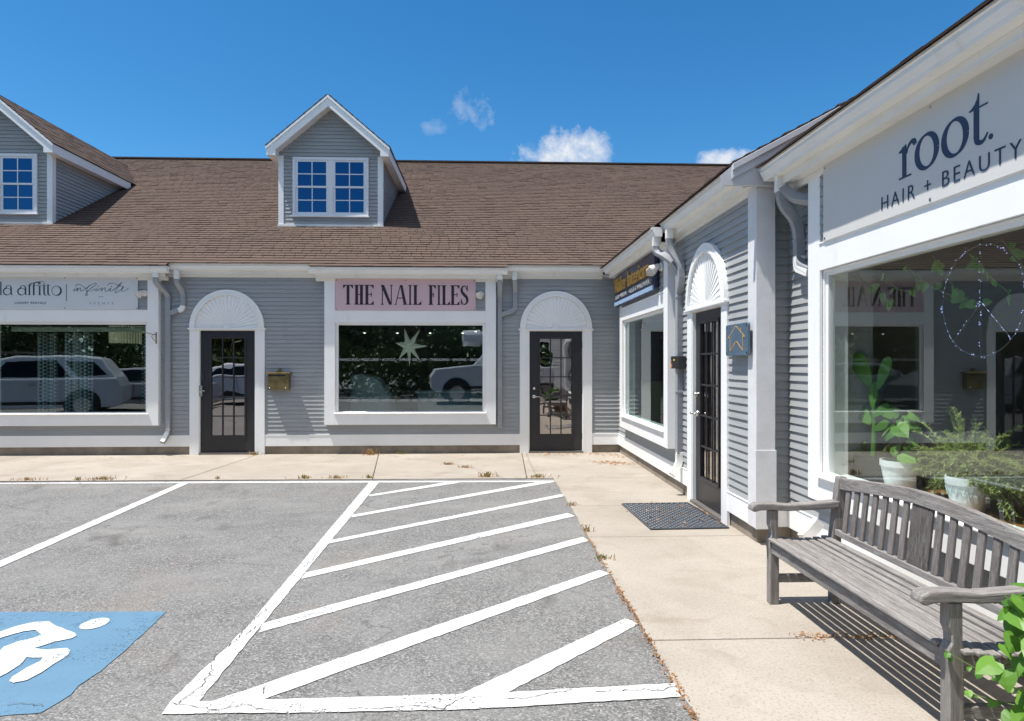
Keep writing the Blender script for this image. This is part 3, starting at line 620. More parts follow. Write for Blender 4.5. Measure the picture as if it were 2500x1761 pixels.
# gutters: profile (outward = -y), fascia board and soffit per run
def gutter(u0, u1, frame, off, ztop, caps=(1, 1), soff0=0.0, fasc=(None, None)):
    (lx, ly, lz), rz = frame; fy = off + .12
    prof = [(off + .0, ztop), (off + .0, ztop - .016), (off + .010, ztop - .022), (off + .012, ztop - .045), (off + .035, ztop - .085), (off + .042, ztop - .108), (fy, ztop - .108),
            (fy, ztop - .003), (fy - .004, ztop - .003), (fy - .004, ztop - .100), (off + .048, ztop - .100), (off + .018, ztop - .045), (off + .006, ztop - .004)]
    k = MB(); n = len(prof)
    k.add([(u0, y, z) for y, z in prof] + [(u1, y, z) for y, z in prof], [(i, (i + 1) % n, (i + 1) % n + n, i + n) for i in range(n)])
    for c, uu in zip(caps, (u0, u1)):
        if c:
            s = -1 if uu == u0 else 1; k.prism([(p[0], p[1]) for p in prof[:8]], uu, uu + s * .004, 'x')
            pr = [(p[0] - .004 if i < 6 else p[0], p[1] + (.004 if i == 0 else 0)) for i, p in enumerate(prof[:8])]; k.prism(pr, uu + s * .004, uu + s * .012, 'x')
    x = u0 + .5
    while x < u1: k.box(x, x + .014, off + .004, fy, ztop - .012, ztop - .004); x += .8
    g = k.build('gutter', white2, B, (lx, ly, 0), rz)
    f0 = fasc[0] if fasc[0] is not None else u0 + .06; f1 = fasc[1] if fasc[1] is not None else u1 - .06
    k = MB(); k.box(f0, f1, fy + .001, fy + .022, ztop - .168, ztop + .0)
    k.box(f0, f1, fy + .022, soff0, ztop - .160, ztop - .148)
    k.box(f0, f1, soff0 - .03, soff0 - .002, ztop - .21, ztop - .161)
    k.build('fascia', white2, B, (lx, ly, 0), rz, bevel=.002)
gutter(-13.9, -5.215, BACK, -.345, 3.122, (0, 1), -.088)
gutter(-5.20, -2.93, BACK, -.232, 3.19, (1, 1), 0, (-5.44, -2.70))
gutter(-2.906, .349, BACK, -.345, 3.122, (1, 1), -.088)
gutter(.351, XW - .30, BACK, -.232, 3.19, (1, 0), 0, (.17, 2.0))
gutter(-11.12, -7.80, WING, -.345, 3.132, (0, 1), -.088, (-11.2, -7.92))
gutter(-7.86, -5.60, WING, -.232, 3.19, (1, 1), 0, (-7.99, -5.62))
gutter(-5.40, -1.90, SALON, -.345, 3.132, (1, 1), -.088)
gutter(-1.86, 3.4, SALON, -.232, 3.19, (1, 1), 0)

# dormers ------------------------------------------------------------------
YD = 13.05; DH = .98; ZB = ZE + SL * (YD - YE); ZT = 5.53
def dormer(cx):
    ds = .85; ov = .17; fo = .26
    z0 = ZB - .12
    run = lambda z: (z - ZE) / SL + YE   # Y where height z meets the roof
    zt = ZT; za = zt + ds * DH * .82
    k = MB()
    clap(k, -DH, DH, ZB + .03, zt, [(-.70, .70, 4.39, 5.49)])
    n = int((za - zt) / PITCH)
    for i in range(n + 6):
        a = zt + i * PITCH; b = a + PITCH; w = min(DH, max(0.01, (zt + .10 + ds * (DH + ov) - a - .10) / ds))
        if w > .02: k.add([(-w, -.016, a), (w, -.016, a), (w, -.001, b), (-w, -.001, b), (-w, 0, a), (w, 0, a)], [(0, 1, 2, 3), (4, 5, 1, 0)])
    for sgn in (-1, 1):
        m = int((zt - ZB) / PITCH) + 1
        for i in range(m):
            a = ZB + i * PITCH; b = min(a + PITCH, zt + .02); yr = run(a) - YD + .05
            x = sgn * DH; e = sgn * .016
            k.add([(x + e, 0, a), (x + e, yr, a), (x + sgn * .001, yr + .13, b), (x + sgn * .001, 0, b), (x, 0, a), (x, yr, a)], [(0, 1, 2, 3), (4, 5, 1, 0)])
    k.box(-DH + .01, DH - .01, .25, .3, ZB, zt)   # dark room behind the sash
    d = k.build('dormer', sid_m, B, (cx, YD, 0))
    k = MB()
    for sgn in (-1, 1):
        k = MB(); o_, i_, w_ = sgn * (DH + .018), sgn * (DH - .082), sgn * DH
        pl = [(i_, -.024), (o_, -.024), (o_, .085), (w_, .085), (w_, -.001), (i_, -.001)]
        k.prism(pl, ZB - .02, zt, 'z'); k.build('corner_board', white, d, bevel=.002)
    k = MB()
    k = MB(); k.box(-DH - .04, DH + .04, -.10, .0, ZB - .055, ZB - .035); k.box(-DH - .03, DH + .03, -.03, -.015, ZB - .04, ZB + .025); k.build('flashing', white2, d)
    # roof planes
    hw = DH + ov; ztip = zt + .10; zap = ztip + ds * hw; nr = math.hypot(1, ds)
    r = random.Random(int(cx * 10) + 90); k = MB()
    for sgn in (-1, 1):
        ex = .132 / nr; t = 0; Lt = hw
        while t < Lt:
            x0 = hw - t; t2 = min(t + ex, Lt); zz = ztip + ds * t; y = -fo - .02; yend = (run(zz + ds * ex * .5) - YD) + .06
            while y < yend:
                w = r.choice((.16, .2, .26, .3)); yb = min(y + w, yend); o = .008 + (r.random() < .5) * .005; c = min(1, max(0, r.gauss(.5, .2)))
                def Q(tt, yy, off): return (sgn * (hw - tt) + sgn * off * ds / nr, yy, ztip + ds * tt + off / nr)
                k.add([Q(t - .002, y, o + .02), Q(t - .002, yb, o + .02), Q(t2 + .004, yb, .021), Q(t2 + .004, y, .021), Q(t, y, .005), Q(t, yb, .005)], [(0, 1, 2, 3), (4, 5, 1, 0), (0, 3, 4)], at=c); y = yb
            t = t2
    k.build('dormer_roof', shingle, d)
    k = MB(); ye_ = run(ztip) - YD + .05; yr_ = run(zap) - YD
    for sgn in (-1, 1):
        # sheathing slab
        k.add([(sgn * hw, -fo, ztip), (0, -fo, zap), (0, yr_, zap), (sgn * hw, ye_, ztip), (sgn * hw, -fo, ztip + .02), (0, -fo, zap + .02), (0, yr_, zap + .02), (sgn * hw, ye_, ztip + .02)],
              [(0, 1, 2, 3), (4, 5, 6, 7), (0, 1, 5, 4), (0, 3, 7, 4)], 0)
    k.build('roof_deck', MATS['roof_decking'], d)
    # rake boards, soffits and side fascias
    k = MB(); rb = .155
    for sgn in (-1, 1):
        k.prism([(sgn * hw, ztip - .004), (0, zap - .004), (0, zap - rb * nr), (sgn * (hw - .165), ztip + ds * .165 - rb * nr), (sgn * (hw - .165), ztip - .165), (sgn * hw, ztip - .165)], -fo, -fo + .022, 'y')
        k.prism([(sgn * (hw + .012), ztip - .002), (0, zap + .008), (0, zap - .045), (sgn * (hw + .012), ztip - .055)], -fo - .018, -fo - .0005, 'y')
        # sloping soffit of the front overhang
        q = .006; k.add([(0, -fo + .022, zap - rb * nr + .03), (0, -.002, zap - rb * nr + .03), (sgn * (hw - .165), -.002, ztip + ds * .165 - rb * nr + .03), (sgn * (hw - .165), -fo + .022, ztip + ds * .165 - rb * nr + .03)], [(0, 1, 2, 3)])
        # boxed eave
        yb = run(ztip - .16) - YD + .12; a, b = sorted((sgn * hw, sgn * (hw - .02)))
        k.box(a, b, -fo + .0225, yb, ztip - .163, ztip - .002)
        a, b = sorted((sgn * (hw - .02), sgn * (DH - .0))); k.box(a, b, -fo + .0225, yb, ztip - .160, ztip - .150)
        a, b = sorted((sgn * (DH - .001), sgn * (DH + .019))); k.box(a, b, -fo + .0305, -.0255, ztip - .149, ztip + .06)
        a, b = sorted((sgn * (hw - .165), sgn * (hw - .020))); k.box(a, b, -fo + .0225, -fo + .03, ztip - .149, ztip - .01)
    k.build('rake_trim', white, d, bevel=.002)
    # paired double-hung window
    k = MB(); X0, X1, Z0, Z1 = -.725, .725, 4.372, 5.505; y = -.045
    fr_ = .055
    k.box(X0, X0 + fr_, y, .01, Z0, Z1); k.box(X1 - fr_, X1, y, .01, Z0, Z1); k.box(X0 + fr_, X1 - fr_, y, .01, Z1 - fr_, Z1); k.box(X0 + fr_, X1 - fr_, y, .01, Z0, Z0 + fr_ - .015); k.box(-.045, .045, y + .004, .01, Z0 + fr_ - .015, Z1 - fr_)
    k.box(X0 - .02, X1 + .02, y - .02, .01, Z0 - .022, Z0)
    w = k.build('dormer_window', sash_m, d, bevel=.004)
    for a, b in ((X0 + fr_, -.045), (.045, X1 - fr_)):
        k = MB(); zm = (Z0 + .04 + Z1 - fr_) / 2; s = .042
        for z0_, z1_, yy in ((zm - .015, Z1 - fr_, -.030), (Z0 + .04, zm + .018, -.018)):
            k.box(a, a + s, yy, yy + .02, z0_, z1_); k.box(b - s, b, yy, yy + .02, z0_, z1_); k.box(a + s, b - s, yy, yy + .02, z0_, z0_ + s * .85); k.box(a + s, b - s, yy, yy + .02, z1_ - s * .8, z1_)
            mx, mz = (a + b) / 2, (z0_ + z1_) / 2; k.box(mx - .009, mx + .009, yy + .004, yy + .012, z0_ + s * .85, z1_ - s * .8); k.box(a + s, b - s, yy + .0035, yy + .0115, mz - .009, mz + .009)
            k.add([(a + s, yy + .010, z0_ + .03), (b - s, yy + .010, z0_ + .03), (b - s, yy + .010, z1_ - .03), (a + s, yy + .010, z1_ - .03)], [(0, 1, 2, 3)], 1)
        k.build('sash', [sash_m, gl_dorm], w)
dormer(-2.985); dormer(-9.215)

# interior shells --------------------------------------------------------
k = MB(); k.box(-13.9, 8, 11.56, 17.5, .02, .04); k.box(2.44, 9, 5.75, 11.56, .02, .04); k.box(2.72, 9, -3.3, 5.75, .02, .04); k.build('interior_floor', floor_m, B)
k = MB(); k.box(-13.9, 8, 11.56, 17.5, 2.62, 2.66); k.box(2.44, 9, 5.75, 11.56, 2.62, 2.66); k.box(2.72, 9, -3.3, 5.75, 2.62, 2.66); k.build('interior_ceiling', ceil_m, B)
k = MB(); k.box(-13.9, 8, 17.5, 17.6, .02, 2.66); k.box(9, 9.1, -3.3, 11.5, .02, 2.66); k.box(-3.6, -3.5, 11.57, 17.5, .04, 2.62); k.box(.1, .2, 11.57, 17.5, .04, 2.62)
k.box(2.75, 9, 5.72, 5.82, .04, 2.62); k.box(2.75, 9, -3.3, -3.2, .04, 2.62); k.box(2.715, 2.93, 4.955, 4.985, .05, 2.61); k.box(8, 8.1, 11.5, 17.5, .04, 2.62); k.build('interior_wall', room_m, B)

# downspouts -------------------------------------------------------------
def elbow(pts, r=.07, n=5):
    P = [Vector(p) for p in pts]; out = [P[0]]
    for i in range(1, len(P) - 1):
        a, b, c = P[i - 1], P[i], P[i + 1]; d0 = (a - b); d1 = (c - b); l = min(r, d0.length * .45, d1.length * .45); s, e = b + d0.normalized() * l, b + d1.normalized() * l
        for j in range(n + 1): t = j / n; out.append((1 - t) ** 2 * s + 2 * t * (1 - t) * b + t * t * e)
    out.append(P[-1]); return out
def spout(paths, whites=(), bands=()):
    k = MB(); hd = bool
    for p in paths: k.tube(elbow(p), 0, rect=(.078, .056))
    for p in whites: k.tube(elbow(p), 0, rect=(.080, .058), mi=1)
    for x, y, z in bands: k.box(x - .046, x + .046, y - .034, y + .034, z - .012, z + .012, 0)
    return k.build('downspout', [pipe_m, white2], B, bevel=.004)
yb = YB - .045
spout([[(-5.40, YB - .275, 2.95), (-5.40, YB - .275, 2.86), (-5.305, yb, 2.68), (-5.305, yb, .40), (-5.34, yb - .05, .27), (-5.36, yb - .10, .22)], [(-5.11, YB - .17, 2.93), (-5.11, YB - .17, 2.88), (-5.06, yb, 2.72), (-5.06, yb, 2.46), (-5.28, yb, 2.37)]],
      [[(-5.40, YB - .275, 3.02), (-5.40, YB - .275, 2.94)], [(-5.11, YB - .17, 3.08), (-5.11, YB - .17, 2.93)], [(-5.061, yb, 2.50), (-5.075, yb - .001, 2.44), (-5.13, yb - .001, 2.415)]], ((-5.305, yb, 2.66), (-5.305, yb, .42)))
spout([[(.235, YB - .26, 2.94), (.24, YB - .2, 2.80), (.24, yb, 2.70), (.24, yb, .43)], [(.49, YB - .17, 2.95), (.50, yb - .03, 2.80), (.50, yb, 2.74), (.50, yb, 2.45), (.26, yb, 2.36)]],
      [[(.235, YB - .26, 3.02), (.235, YB - .26, 2.93)], [(.49, YB - .17, 3.08), (.49, YB - .17, 2.94)]], ((.24, yb, 2.68), (.24, yb, .45), (.50, yb, 2.70)))
xw = XW - .05
spout([[(2.02, 7.88, 2.93), (2.02, 7.88, 2.86), (2.12, 7.78, 2.78), (xw, 7.70, 2.64), (xw, 7.70, .48)], [(2.12, 7.66, 2.98), (2.13, 7.66, 2.86), (xw - .005, 7.60, 2.66), (xw - .005, 7.60, 2.46), (xw - .003, 7.69, 2.36)]],
      [[(2.02, 7.88, 3.03), (2.02, 7.88, 2.92)], [(2.12, 7.66, 3.08), (2.12, 7.66, 2.97)], [(xw, 7.70, .50), (xw, 7.70, .36), (xw - .10, 7.66, .24)]], ((xw, 7.70, 2.3), (xw, 7.70, 1.2)))
xs = XR - .05
spout([[(2.36, 5.27, 2.92), (2.38, 5.27, 2.80), (2.50, 5.30, 2.68), (xs, 5.33, 2.55), (xs, 5.33, 2.33), (xs, 5.13, 2.25)], [(2.37, 5.26, 2.93), (2.44, 5.18, 2.83), (xs - .02, 5.10, 2.80)]],
      [[(2.36, 5.27, 3.03), (2.36, 5.27, 2.90)], [(xs, 5.33, 2.40), (xs, 5.33, 2.30), (xs, 5.13, 2.235)]], ((xs, 5.33, 2.52),))
spout([], [[(2.50, 4.93, .34), (2.44, 4.93, .27), (2.36, 4.90, .22)]])

# small fixtures that are part of the building's wall
def pt_local(frame, c): return ((frame[0][0] + c, frame[0][1], 0), 0) if frame[1] == 0 else ((frame[0][0], -c, 0), frame[1])
def flood(loc, rz, label, heads=((0, -.35),)):
    e = empty('flood_light', loc, rz, label, 'wall light', 'round flood lights beside the shop signs')
    k = MB(); k.lathe([(0, -.03), (.048, -.028), (.055, 0)], (0, 0, 0), 20, 'y'); k.build('base', lampw, e, smooth=True)
    for hx, tilt in heads:
        k = MB(); k.tube([(0, -.025, 0), (hx * .5, -.06, -.005), (hx, -.075, -.01)], .012, 8)
        h = k.build('arm', lampw, e)
        k = MB(); k.lathe([(0, .055), (.026, .05), (.036, .02), (.058, -.03), (.066, -.055), (.062, -.062)], (0, 0, 0), 24, 'y'); hd = k.build('lamp_head', lampw, e, smooth=True)
        hd.location = (hx, -.09, -.012); hd.rotation_euler = (R(35), 0, R(tilt))
        k = MB(); k.lathe([(.061, -.058), (.045, -.050), (0, -.044)], (0, 0, 0), 24, 'y'); ln = k.build('lens', lampg, hd, smooth=True)
flood((-5.665, YB - .108, 2.70), 0, 'white flood light between the rental shop sign and the grey downspout', ((-.02, -35),))
flood((-.085, YB - .108, 2.705), 0, 'white flood light just past the end of the pink nail shop sign', ((.0, -40),))
flood((XW - .108, 8.25, 2.73), R(-90), 'twin-headed white flood light at the end of the navy interiors sign', ((-.17, 72), (.04, -12)))

# signs --------------------------------------------------------------------
FB = YB - .11
def sign(name, loc, rz, w, z0, z1, m, label, th=.012, rad=0.0, cat='sign'):
    e = empty(name, loc, rz, label, cat); k = MB()
    if rad:
        pl = []
        for cx, cz, a0 in ((w / 2 - rad, z1 - z0 - rad, 0), (-w / 2 + rad, z1 - z0 - rad, 90), (-w / 2 + rad, rad, 180), (w / 2 - rad, rad, 270)):
            for j in range(7): a = R(a0 + 15 * j); pl.append((cx + rad * math.cos(a), cz + rad * math.sin(a)))
        k.prism(pl, -th, 0, 'y')
    else: k.box(-w / 2, w / 2, -th, 0, 0, z1 - z0)
    k.build('board', m, e, bevel=.002); return e
def screws(e, pts, y, m=bronze, r=.008):
    for x, z in pts:
        k = MB(); k.lathe([(0, -.003), (r, -.002), (r, .001)], (x, y, z), 10, 'y'); k.build('screw', m, e)
# pink nail sign
cx = (-2.522 - .169) / 2; wN = 2.353; zN0, zN1 = 2.424, 2.950
sN = sign('shop_sign', (cx, FB - .002, zN0), 0, wN, zN0, zN1, pink, 'pink sign board with THE NAIL FILES in dark serif capitals')
screws(sN, [(x, z) for x in (-wN / 2 + .025, 0, wN / 2 - .025) for z in (.02, zN1 - zN0 - .02)], -.013)
def serif(k, ch, a, b, z0, h, y):
    t = .142 * h; n = .042 * h; s = .052 * h; sh = .028 * h; W_ = b - a; q = [0]
    def yy(): q[0] += 1; return y - q[0] * .00012
    def rect(x0, x1, c0, c1): k.box(x0, x1, yy(), y + .001, z0 + c0, z0 + c1)
    def stem(x, w=t, lo=True, hi=True, s=s):
        rect(x, x + w, 0, h)
        for f, p in ((lo, 0), (hi, h - sh)):
            if f: rect(x - s, x + w + s, p, p + sh)
        for f, p, d in ((lo, sh, 1), (hi, h - sh, -1)):
            if f:
                k.prism([(x - s * .55, z0 + p), (x, z0 + p), (x, z0 + p + d * s * .8)], yy(), y + .001); k.prism([(x + w, z0 + p), (x + w + s * .55, z0 + p), (x + w, z0 + p + d * s * .8)], yy(), y + .001)
    def tri(x, zb, d, up): k.prism([(x, z0 + zb), (x - d * .17 * h * .8, z0 + zb), (x, z0 + zb + up * .16 * h)], yy(), y + .001)
    if ch == 'I': stem(a + s, W_ - 2 * s)
    if ch == 'T': stem((a + b) / 2 - t / 2, hi=False); rect(a, b, h - n, h); tri(a, h - n, -1, -1); tri(b, h - n, 1, -1)
    if ch == 'H': stem(a + s); stem(b - s - t); rect(a + s + t, b - s - t, h * .49, h * .49 + n)
    if ch in 'EFL':
        stem(a + s, lo=True)
        if ch in 'EF': rect(a + s + t, b, h - n, h); tri(b, h - n, 1, -1); rect(a + s + t, b - .1 * h, h * .5, h * .5 + n); rect(b - .1 * h - n, b - .1 * h, h * .40, h * .62)
        if ch in 'EL': rect(a + s + t, b, 0, n); tri(b, n, 1, 1)
    if ch == 'N':
        stem(a + s, n * 1.1, hi=False, s=s); stem(b - s - n * 1.1, n * 1.1, lo=False, s=s); k.prism([(a - s * .2, z0 + h), (a + t + s * .4, z0 + h), (b - s, z0), (b - s - t * .95, z0)], yy(), y + .001)
    if ch == 'A':
        ap = (a + b) / 2; k.prism([(ap - t * .35, z0 + h), (ap + t * .55, z0 + h), (b - s, z0), (b - s - t * 1.05, z0)], yy(), y + .001); k.prism([(ap - t * .35, z0 + h), (ap - t * .35 + n, z0 + h), (a + s + n, z0), (a + s, z0)], yy(), y + .001)
        rect(a - s * .1, a + s * 1.6 + n, 0, sh); rect(b - s * 2.2 - t, b, 0, sh); rect(a + W_ * .25, b - W_ * .28, h * .32, h * .32 + n)
    if ch == 'S':
        P = [(.80, .76), (.66, .92), (.46, .965), (.24, .90), (.16, .76), (.26, .62), (.52, .50), (.76, .38), (.84, .22), (.72, .08), (.48, .03), (.26, .08), (.12, .24)]
        ww = [.05, .045, .05, .085, .12, .14, .15, .14, .12, .08, .05, .045, .05]
        k.ribbon([(a + W_ * p, z0 + h * c) for p, c in P], [w * h for w in ww], yy(), .003); rect(a + W_ * .80, a + W_ * .80 + n, h * .70, h * 1.0); rect(a + W_ * .06, a + W_ * .06 + n, 0, h * .32)
k = MB(); o0 = 343; sc = .002376; x0 = -wN / 2
for ch, a, b in (('T', 398, 468), ('H', 476, 544), ('E', 548, 613), ('N', 663, 747), ('A', 757, 852), ('I', 856, 882), ('L', 889, 948), ('F', 998, 1051), ('I', 1059, 1086), ('L', 1091, 1151), ('E', 1153, 1218), ('S', 1224, 1283)):
    serif(k, ch, x0 + (a - o0) * sc, x0 + (b - o0) * sc, .095, .332, -.0145)
k.build('lettering', plum, sN)
# rental shop sign
wA = 2.36; xr = -5.763; cxA = xr - wA / 2
sA = sign('shop_sign', (cxA, FB - .002, 2.424), 0, wA, 2.424, 2.965, signw, 'pale grey rental and events sign with flowing dark script lettering')
screws(sA, [(wA / 2 - .02, .02), (wA / 2 - .02, .52), (.0, .02), (.0, .52)], -.013)
b_ = .001023
def AX(x): return wA / 2 - (2165 - x) * b_
def AZ(y): return (683 - y) * .001015
def rib(k, pts, w, i=[0]):
    i[0] += 1; k.ribbon([(AX(x), AZ(y)) for x, y in pts], [q * b_ for q in w] if isinstance(w, (list, tuple)) else w * b_, -.0145 - i[0] * .00009, .003)
k = MB()
def circ(cx, cy, rx, ry, a0=0, a1=360, n=18): return [(cx + rx * math.cos(R(a0 + (a1 - a0) * i / n)), cy + ry * math.sin(R(a0 + (a1 - a0) * i / n))) for i in range(n + 1)]
rib(k, [(9, 238), (9, 300), (9, 380), (9, 452)], 20); rib(k, [(-8, 450), (28, 450)], 5)
for x in (45, 270):
    rib(k, circ(x + 62, 396, 58, 55), [6 + 12 * abs(math.cos(R(10 * i + 90))) ** .5 * (1 if 90 < i * 20 < 270 else .2) for i in range(19)])
    rib(k, [(x + 42, 330), (x + 55, 308), (x + 84, 296), (x + 112, 308), (x + 124, 340), (x + 124, 390), (x + 126, 435), (x + 146, 452)], [16, 8, 6, 12, 20, 22, 20, 5])
for x, top in ((455, 268), (524, 250)): rib(k, [(x, 452), (x, 380), (x, 310), (x + 8, top + 14), (x + 34, top - 6), (x + 80, top - 12)], [22, 22, 22, 18, 10, 8]); rib(k, [(x - 20, 450), (x + 20, 450)], 5)
rib(k, [(560, 250), (598, 242), (620, 262), (610, 272)], [8, 20, 24, 14]); rib(k, [(590, 298), (612, 250), (645, 226), (676, 238), (690, 270), (690, 300)], 4)
rib(k, [(617, 305), (617, 380), (617, 452)], 22); rib(k, [(598, 450), (640, 450)], 5)
for x in (686, 748): rib(k, [(x, 275), (x, 340), (x, 410), (x + 8, 446), (x + 40, 456)], [14, 22, 22, 16, 4])
rib(k, [(430, 297), (790, 297)], 4)
rib(k, circ(880, 380, 72, 76), [7 + 20 * max(0, math.cos(R(20 * i - 10))) for i in range(19)])
rib(k, [(1039, 275), (1037, 548)], 7)
for s in ([(1185, 328), (1152, 368), (1160, 386), (1190, 365), (1218, 330), (1204, 384), (1240, 340), (1262, 335), (1258, 378), (1280, 384), (1330, 350), (1400, 300), (1450, 268), (1500, 258), (1506, 280), (1450, 320), (1385, 372), (1345, 430), (1342, 458), (1360, 455), (1366, 410), (1352, 375), (1430, 382), (1490, 345)],
          [(1178, 285), (1240, 275), (1290, 300), (1350, 350), (1372, 330), (1400, 290)],
          [(1530, 330), (1500, 368), (1510, 386), (1550, 360), (1600, 330), (1585, 384), (1622, 340), (1650, 333), (1644, 378), (1680, 384), (1740, 328), (1722, 370), (1730, 386), (1780, 360), (1850, 300), (1915, 236)],
          [(1915, 236), (1860, 310), (1810, 380), (1812, 406), (1850, 395), (1920, 340), (1945, 318), (1930, 312), (1905, 350), (1915, 382), (1960, 375), (2020, 330)], [(1680, 290), (1730, 258), (1800, 262), (1860, 290), (1930, 298)]): rib(k, s, [3 + 4 * (i % 2) for i in range(len(s))])
for x, y in ((1190, 303), (1535, 303), (1750, 305)): rib(k, circ(x, y, 4, 4, n=8), 7)
rib(k, [(1550, 474), (1620, 474)], 3); k.build('lettering', ink, sA)
textmesh('lettering', 'LUXURY RENTALS', ink, sA, AX(230), AX(712), AZ(596), AZ(560), -.0145, .001, -.004, 1.25)
textmesh('lettering', 'EVENTS', M('grey_lettering', (.25, .27, .3), .6), sA, AX(1405), AX(1775), AZ(600), AZ(562), -.0145, .001, -.018, 2.2)
# navy interiors sign on the wing
sW = sign('shop_sign', (XW - .125, 9.67, 2.452), R(-90), 2.60, 2.452, 2.95, navy, 'navy interiors sign with raised gold lettering and a light blue lower edge', .045, .05)
k = MB(); k.box(-1.27, 1.27, -.060, -.0455, .012, .075); k.build('border', lblue, sW, bevel=.006)
k = MB(); k.box(-1.27, 1.24, -.052, -.0455, .085, .215); k.build('border', navyd, sW, bevel=.003)
textmesh('lettering', 'Walker', gold, sW, -1.25, -.40, .225, .450, -.054, .009, .002)
textmesh('lettering', 'Interiors', gold, sW, -.25, 1.02, .225, .450, -.054, .009, .002)
textmesh('lettering', 'DESIGN \u2022 WINDOWS', vinyl, sW, -1.22, -.35, .115, .185, -.0535, .001, 0, 1.05)
textmesh('lettering', '\u2022 RUGS & WALLPAPER :', vinyl, sW, -.22, 1.12, .115, .185, -.0535, .001, 0, 1.05)
# blue house plaque
pq = sign('plaque', (2.245, 5.856, 1.597), R(-90), .52, 1.597, 1.88, slate, 'small blue plaque with a gold outlined house beside the charcoal side door', .022, .022, 'plaque')
k = MB()
for i, s in enumerate(([(-.20, .165), (-.02, .262), (.0, .262), (.19, .165)], [(-.15, .175), (-.15, .045)], [(.15, .175), (.15, .045)], [(-.15, .045), (-.01, .125), (.01, .125), (.15, .045)], [(-.205, .165), (-.145, .165)], [(.145, .165), (.20, .165)], [(.11, .215), (.11, .245)])): k.ribbon(s, .008, -.0235 - i * .0003, .002, sub=1)
k.build('house_emblem', gold, pq); screws(pq, [(x, z) for x in (-.235, .235) for z in (.025, .258)], -.0225, black, .010)
# salon sign
sR = sign('shop_sign', (XR - .112, 3.62, 2.416), R(-90), 2.36, 2.416, 2.975, signc, 'large cream salon sign with dark blue serif lettering under the deep gutter')
screws(sR, [(x, z) for x in (-1.155, 0, 1.155) for z in (.022, .535)], -.013, silver, .009)
def RX(D): return -(D - .0 - 3.62)   # distance along the wall to sign-local x
k = MB(); zb = .208; xh = .188; Y_ = -.0145
r0 = RX(3.90)
k.box(r0 + .032, r0 + .070, Y_, .0, zb, zb + xh * .97); k.box(r0, r0 + .115, Y_ - .0002, 0, zb - .004, zb + .006)
k.prism([(r0 + .0, zb + xh * .86), (r0 + .070, zb + xh * 1.02), (r0 + .070, zb + xh * .72), (r0 + .032, zb + xh * .80), (r0 + .0, zb + xh * .82)], Y_ - .0003, 0)
k.ribbon([(r0 + .068, zb + xh * .70), (r0 + .085, zb + xh * .88), (r0 + .112, zb + xh * 1.0), (r0 + .140, zb + xh * .985), (r0 + .152, zb + xh * .86)], [.012, .014, .020, .034, .026], Y_ - .0004, .003)
for j, c in enumerate((RX(3.65) , RX(3.425))):
    pts = [(c + .083 * math.cos(R(a)) , zb + xh * .49 + xh * .495 * math.sin(R(a))) for a in range(0, 361, 15)]
    k.ribbon(pts, [.012 + .030 * abs(math.cos(R(a - 12))) ** 1.3 for a in range(0, 361, 15)], Y_ - .0001 * j, .003)
t0 = RX(3.285)
k.box(t0 - .002, t0 + .034, Y_ - .0005, 0, zb + .035, zb + xh * 1.06); k.prism([(t0 - .002, zb + xh * 1.03), (t0 + .034, zb + xh * 1.03), (t0 + .034, zb + xh * 1.36), (t0 + .028, zb + xh * 1.36), (t0 + .018, zb + xh * 1.18)], Y_ - .0006, 0)
k.box(t0 - .034, t0 + .092, Y_ - .0007, 0, zb + xh * .96, zb + xh * 1.0); k.prism([(t0 - .034, zb + xh * .97), (t0 - .002, zb + xh * .97), (t0 + .018, zb + xh * 1.2), (t0 + .005, zb + xh * 1.1)], Y_ - .0008, 0)
k.ribbon([(t0 + .016, zb + .05), (t0 + .020, zb + .018), (t0 + .044, zb + .004), (t0 + .070, zb + .012), (t0 + .092, zb + .040)], [.036, .030, .022, .014, .006], Y_ - .0009, .003)
k.lathe([(0, Y_), (.014, Y_), (.014, 0)], (t0 + .112, 0, zb + .012), 16, 'y')
k.build('lettering', inkn, sR)
textmesh('lettering', 'HAIR + BEAUTY', inkn, sR, RX(4.075), RX(2.985), .063, .146, -.0145, .001, -.010, 1.32)

# window vinyl lettering (on the nail shop glass), part of the window
nw = [o for o in B.children if o.name.startswith('window') and 'surround' not in o.name and abs(o.location.x + 1.267) < .01][0]
for zz in (1.575, .885): textmesh('vinyl_lettering', 'MANICURES \u2022 PEDICURES \u2022 ACRYLIC \u2022 APRES \u2022 GEL \u2022 DIP \u2022 THREADING \u2022 WAXING \u2022 BROWS', vinyl, nw, -1.20, 1.195, zz, zz + .043, -.0515, .0004, .012, 1.1)

# mailbox -------------------------------------------------------------------
mbx = empty('mailbox', (-3.470, YB, 1.09), 0, 'aged brass wall mailbox on the grey siding beside the door with the keypad', 'mailbox')
k = MB(); k.box(-.175, .175, -.12, -.002, .0, .272, 0); k.box(-.155, .125, -.1225, -.119, .225, .255, 1); k.build('box', [brass, black], mbx, bevel=.006)
k = MB(); k.prism([(-.14, .272), (-.14, .280), (-.07, .296), (0, .300), (0, .272)], -.20, .20, 'x'); k.prism([(-.055, .290), (.055, .290), (.022, .335), (-.022, .335)], -.05, -.004, 'y'); k.lathe([(0, -.02), (.018, -.018), (.022, 0)], (0, -.012, .345), 16, 'y'); k.build('lid', brass, mbx, bevel=.002)
for x in (-.14, .125):
    k = MB(); k.lathe([(0, -.012), (.010, -.01), (.013, 0)], (x, -.12, .03), 14, 'y'); k.build('stud', silver, mbx, smooth=True)
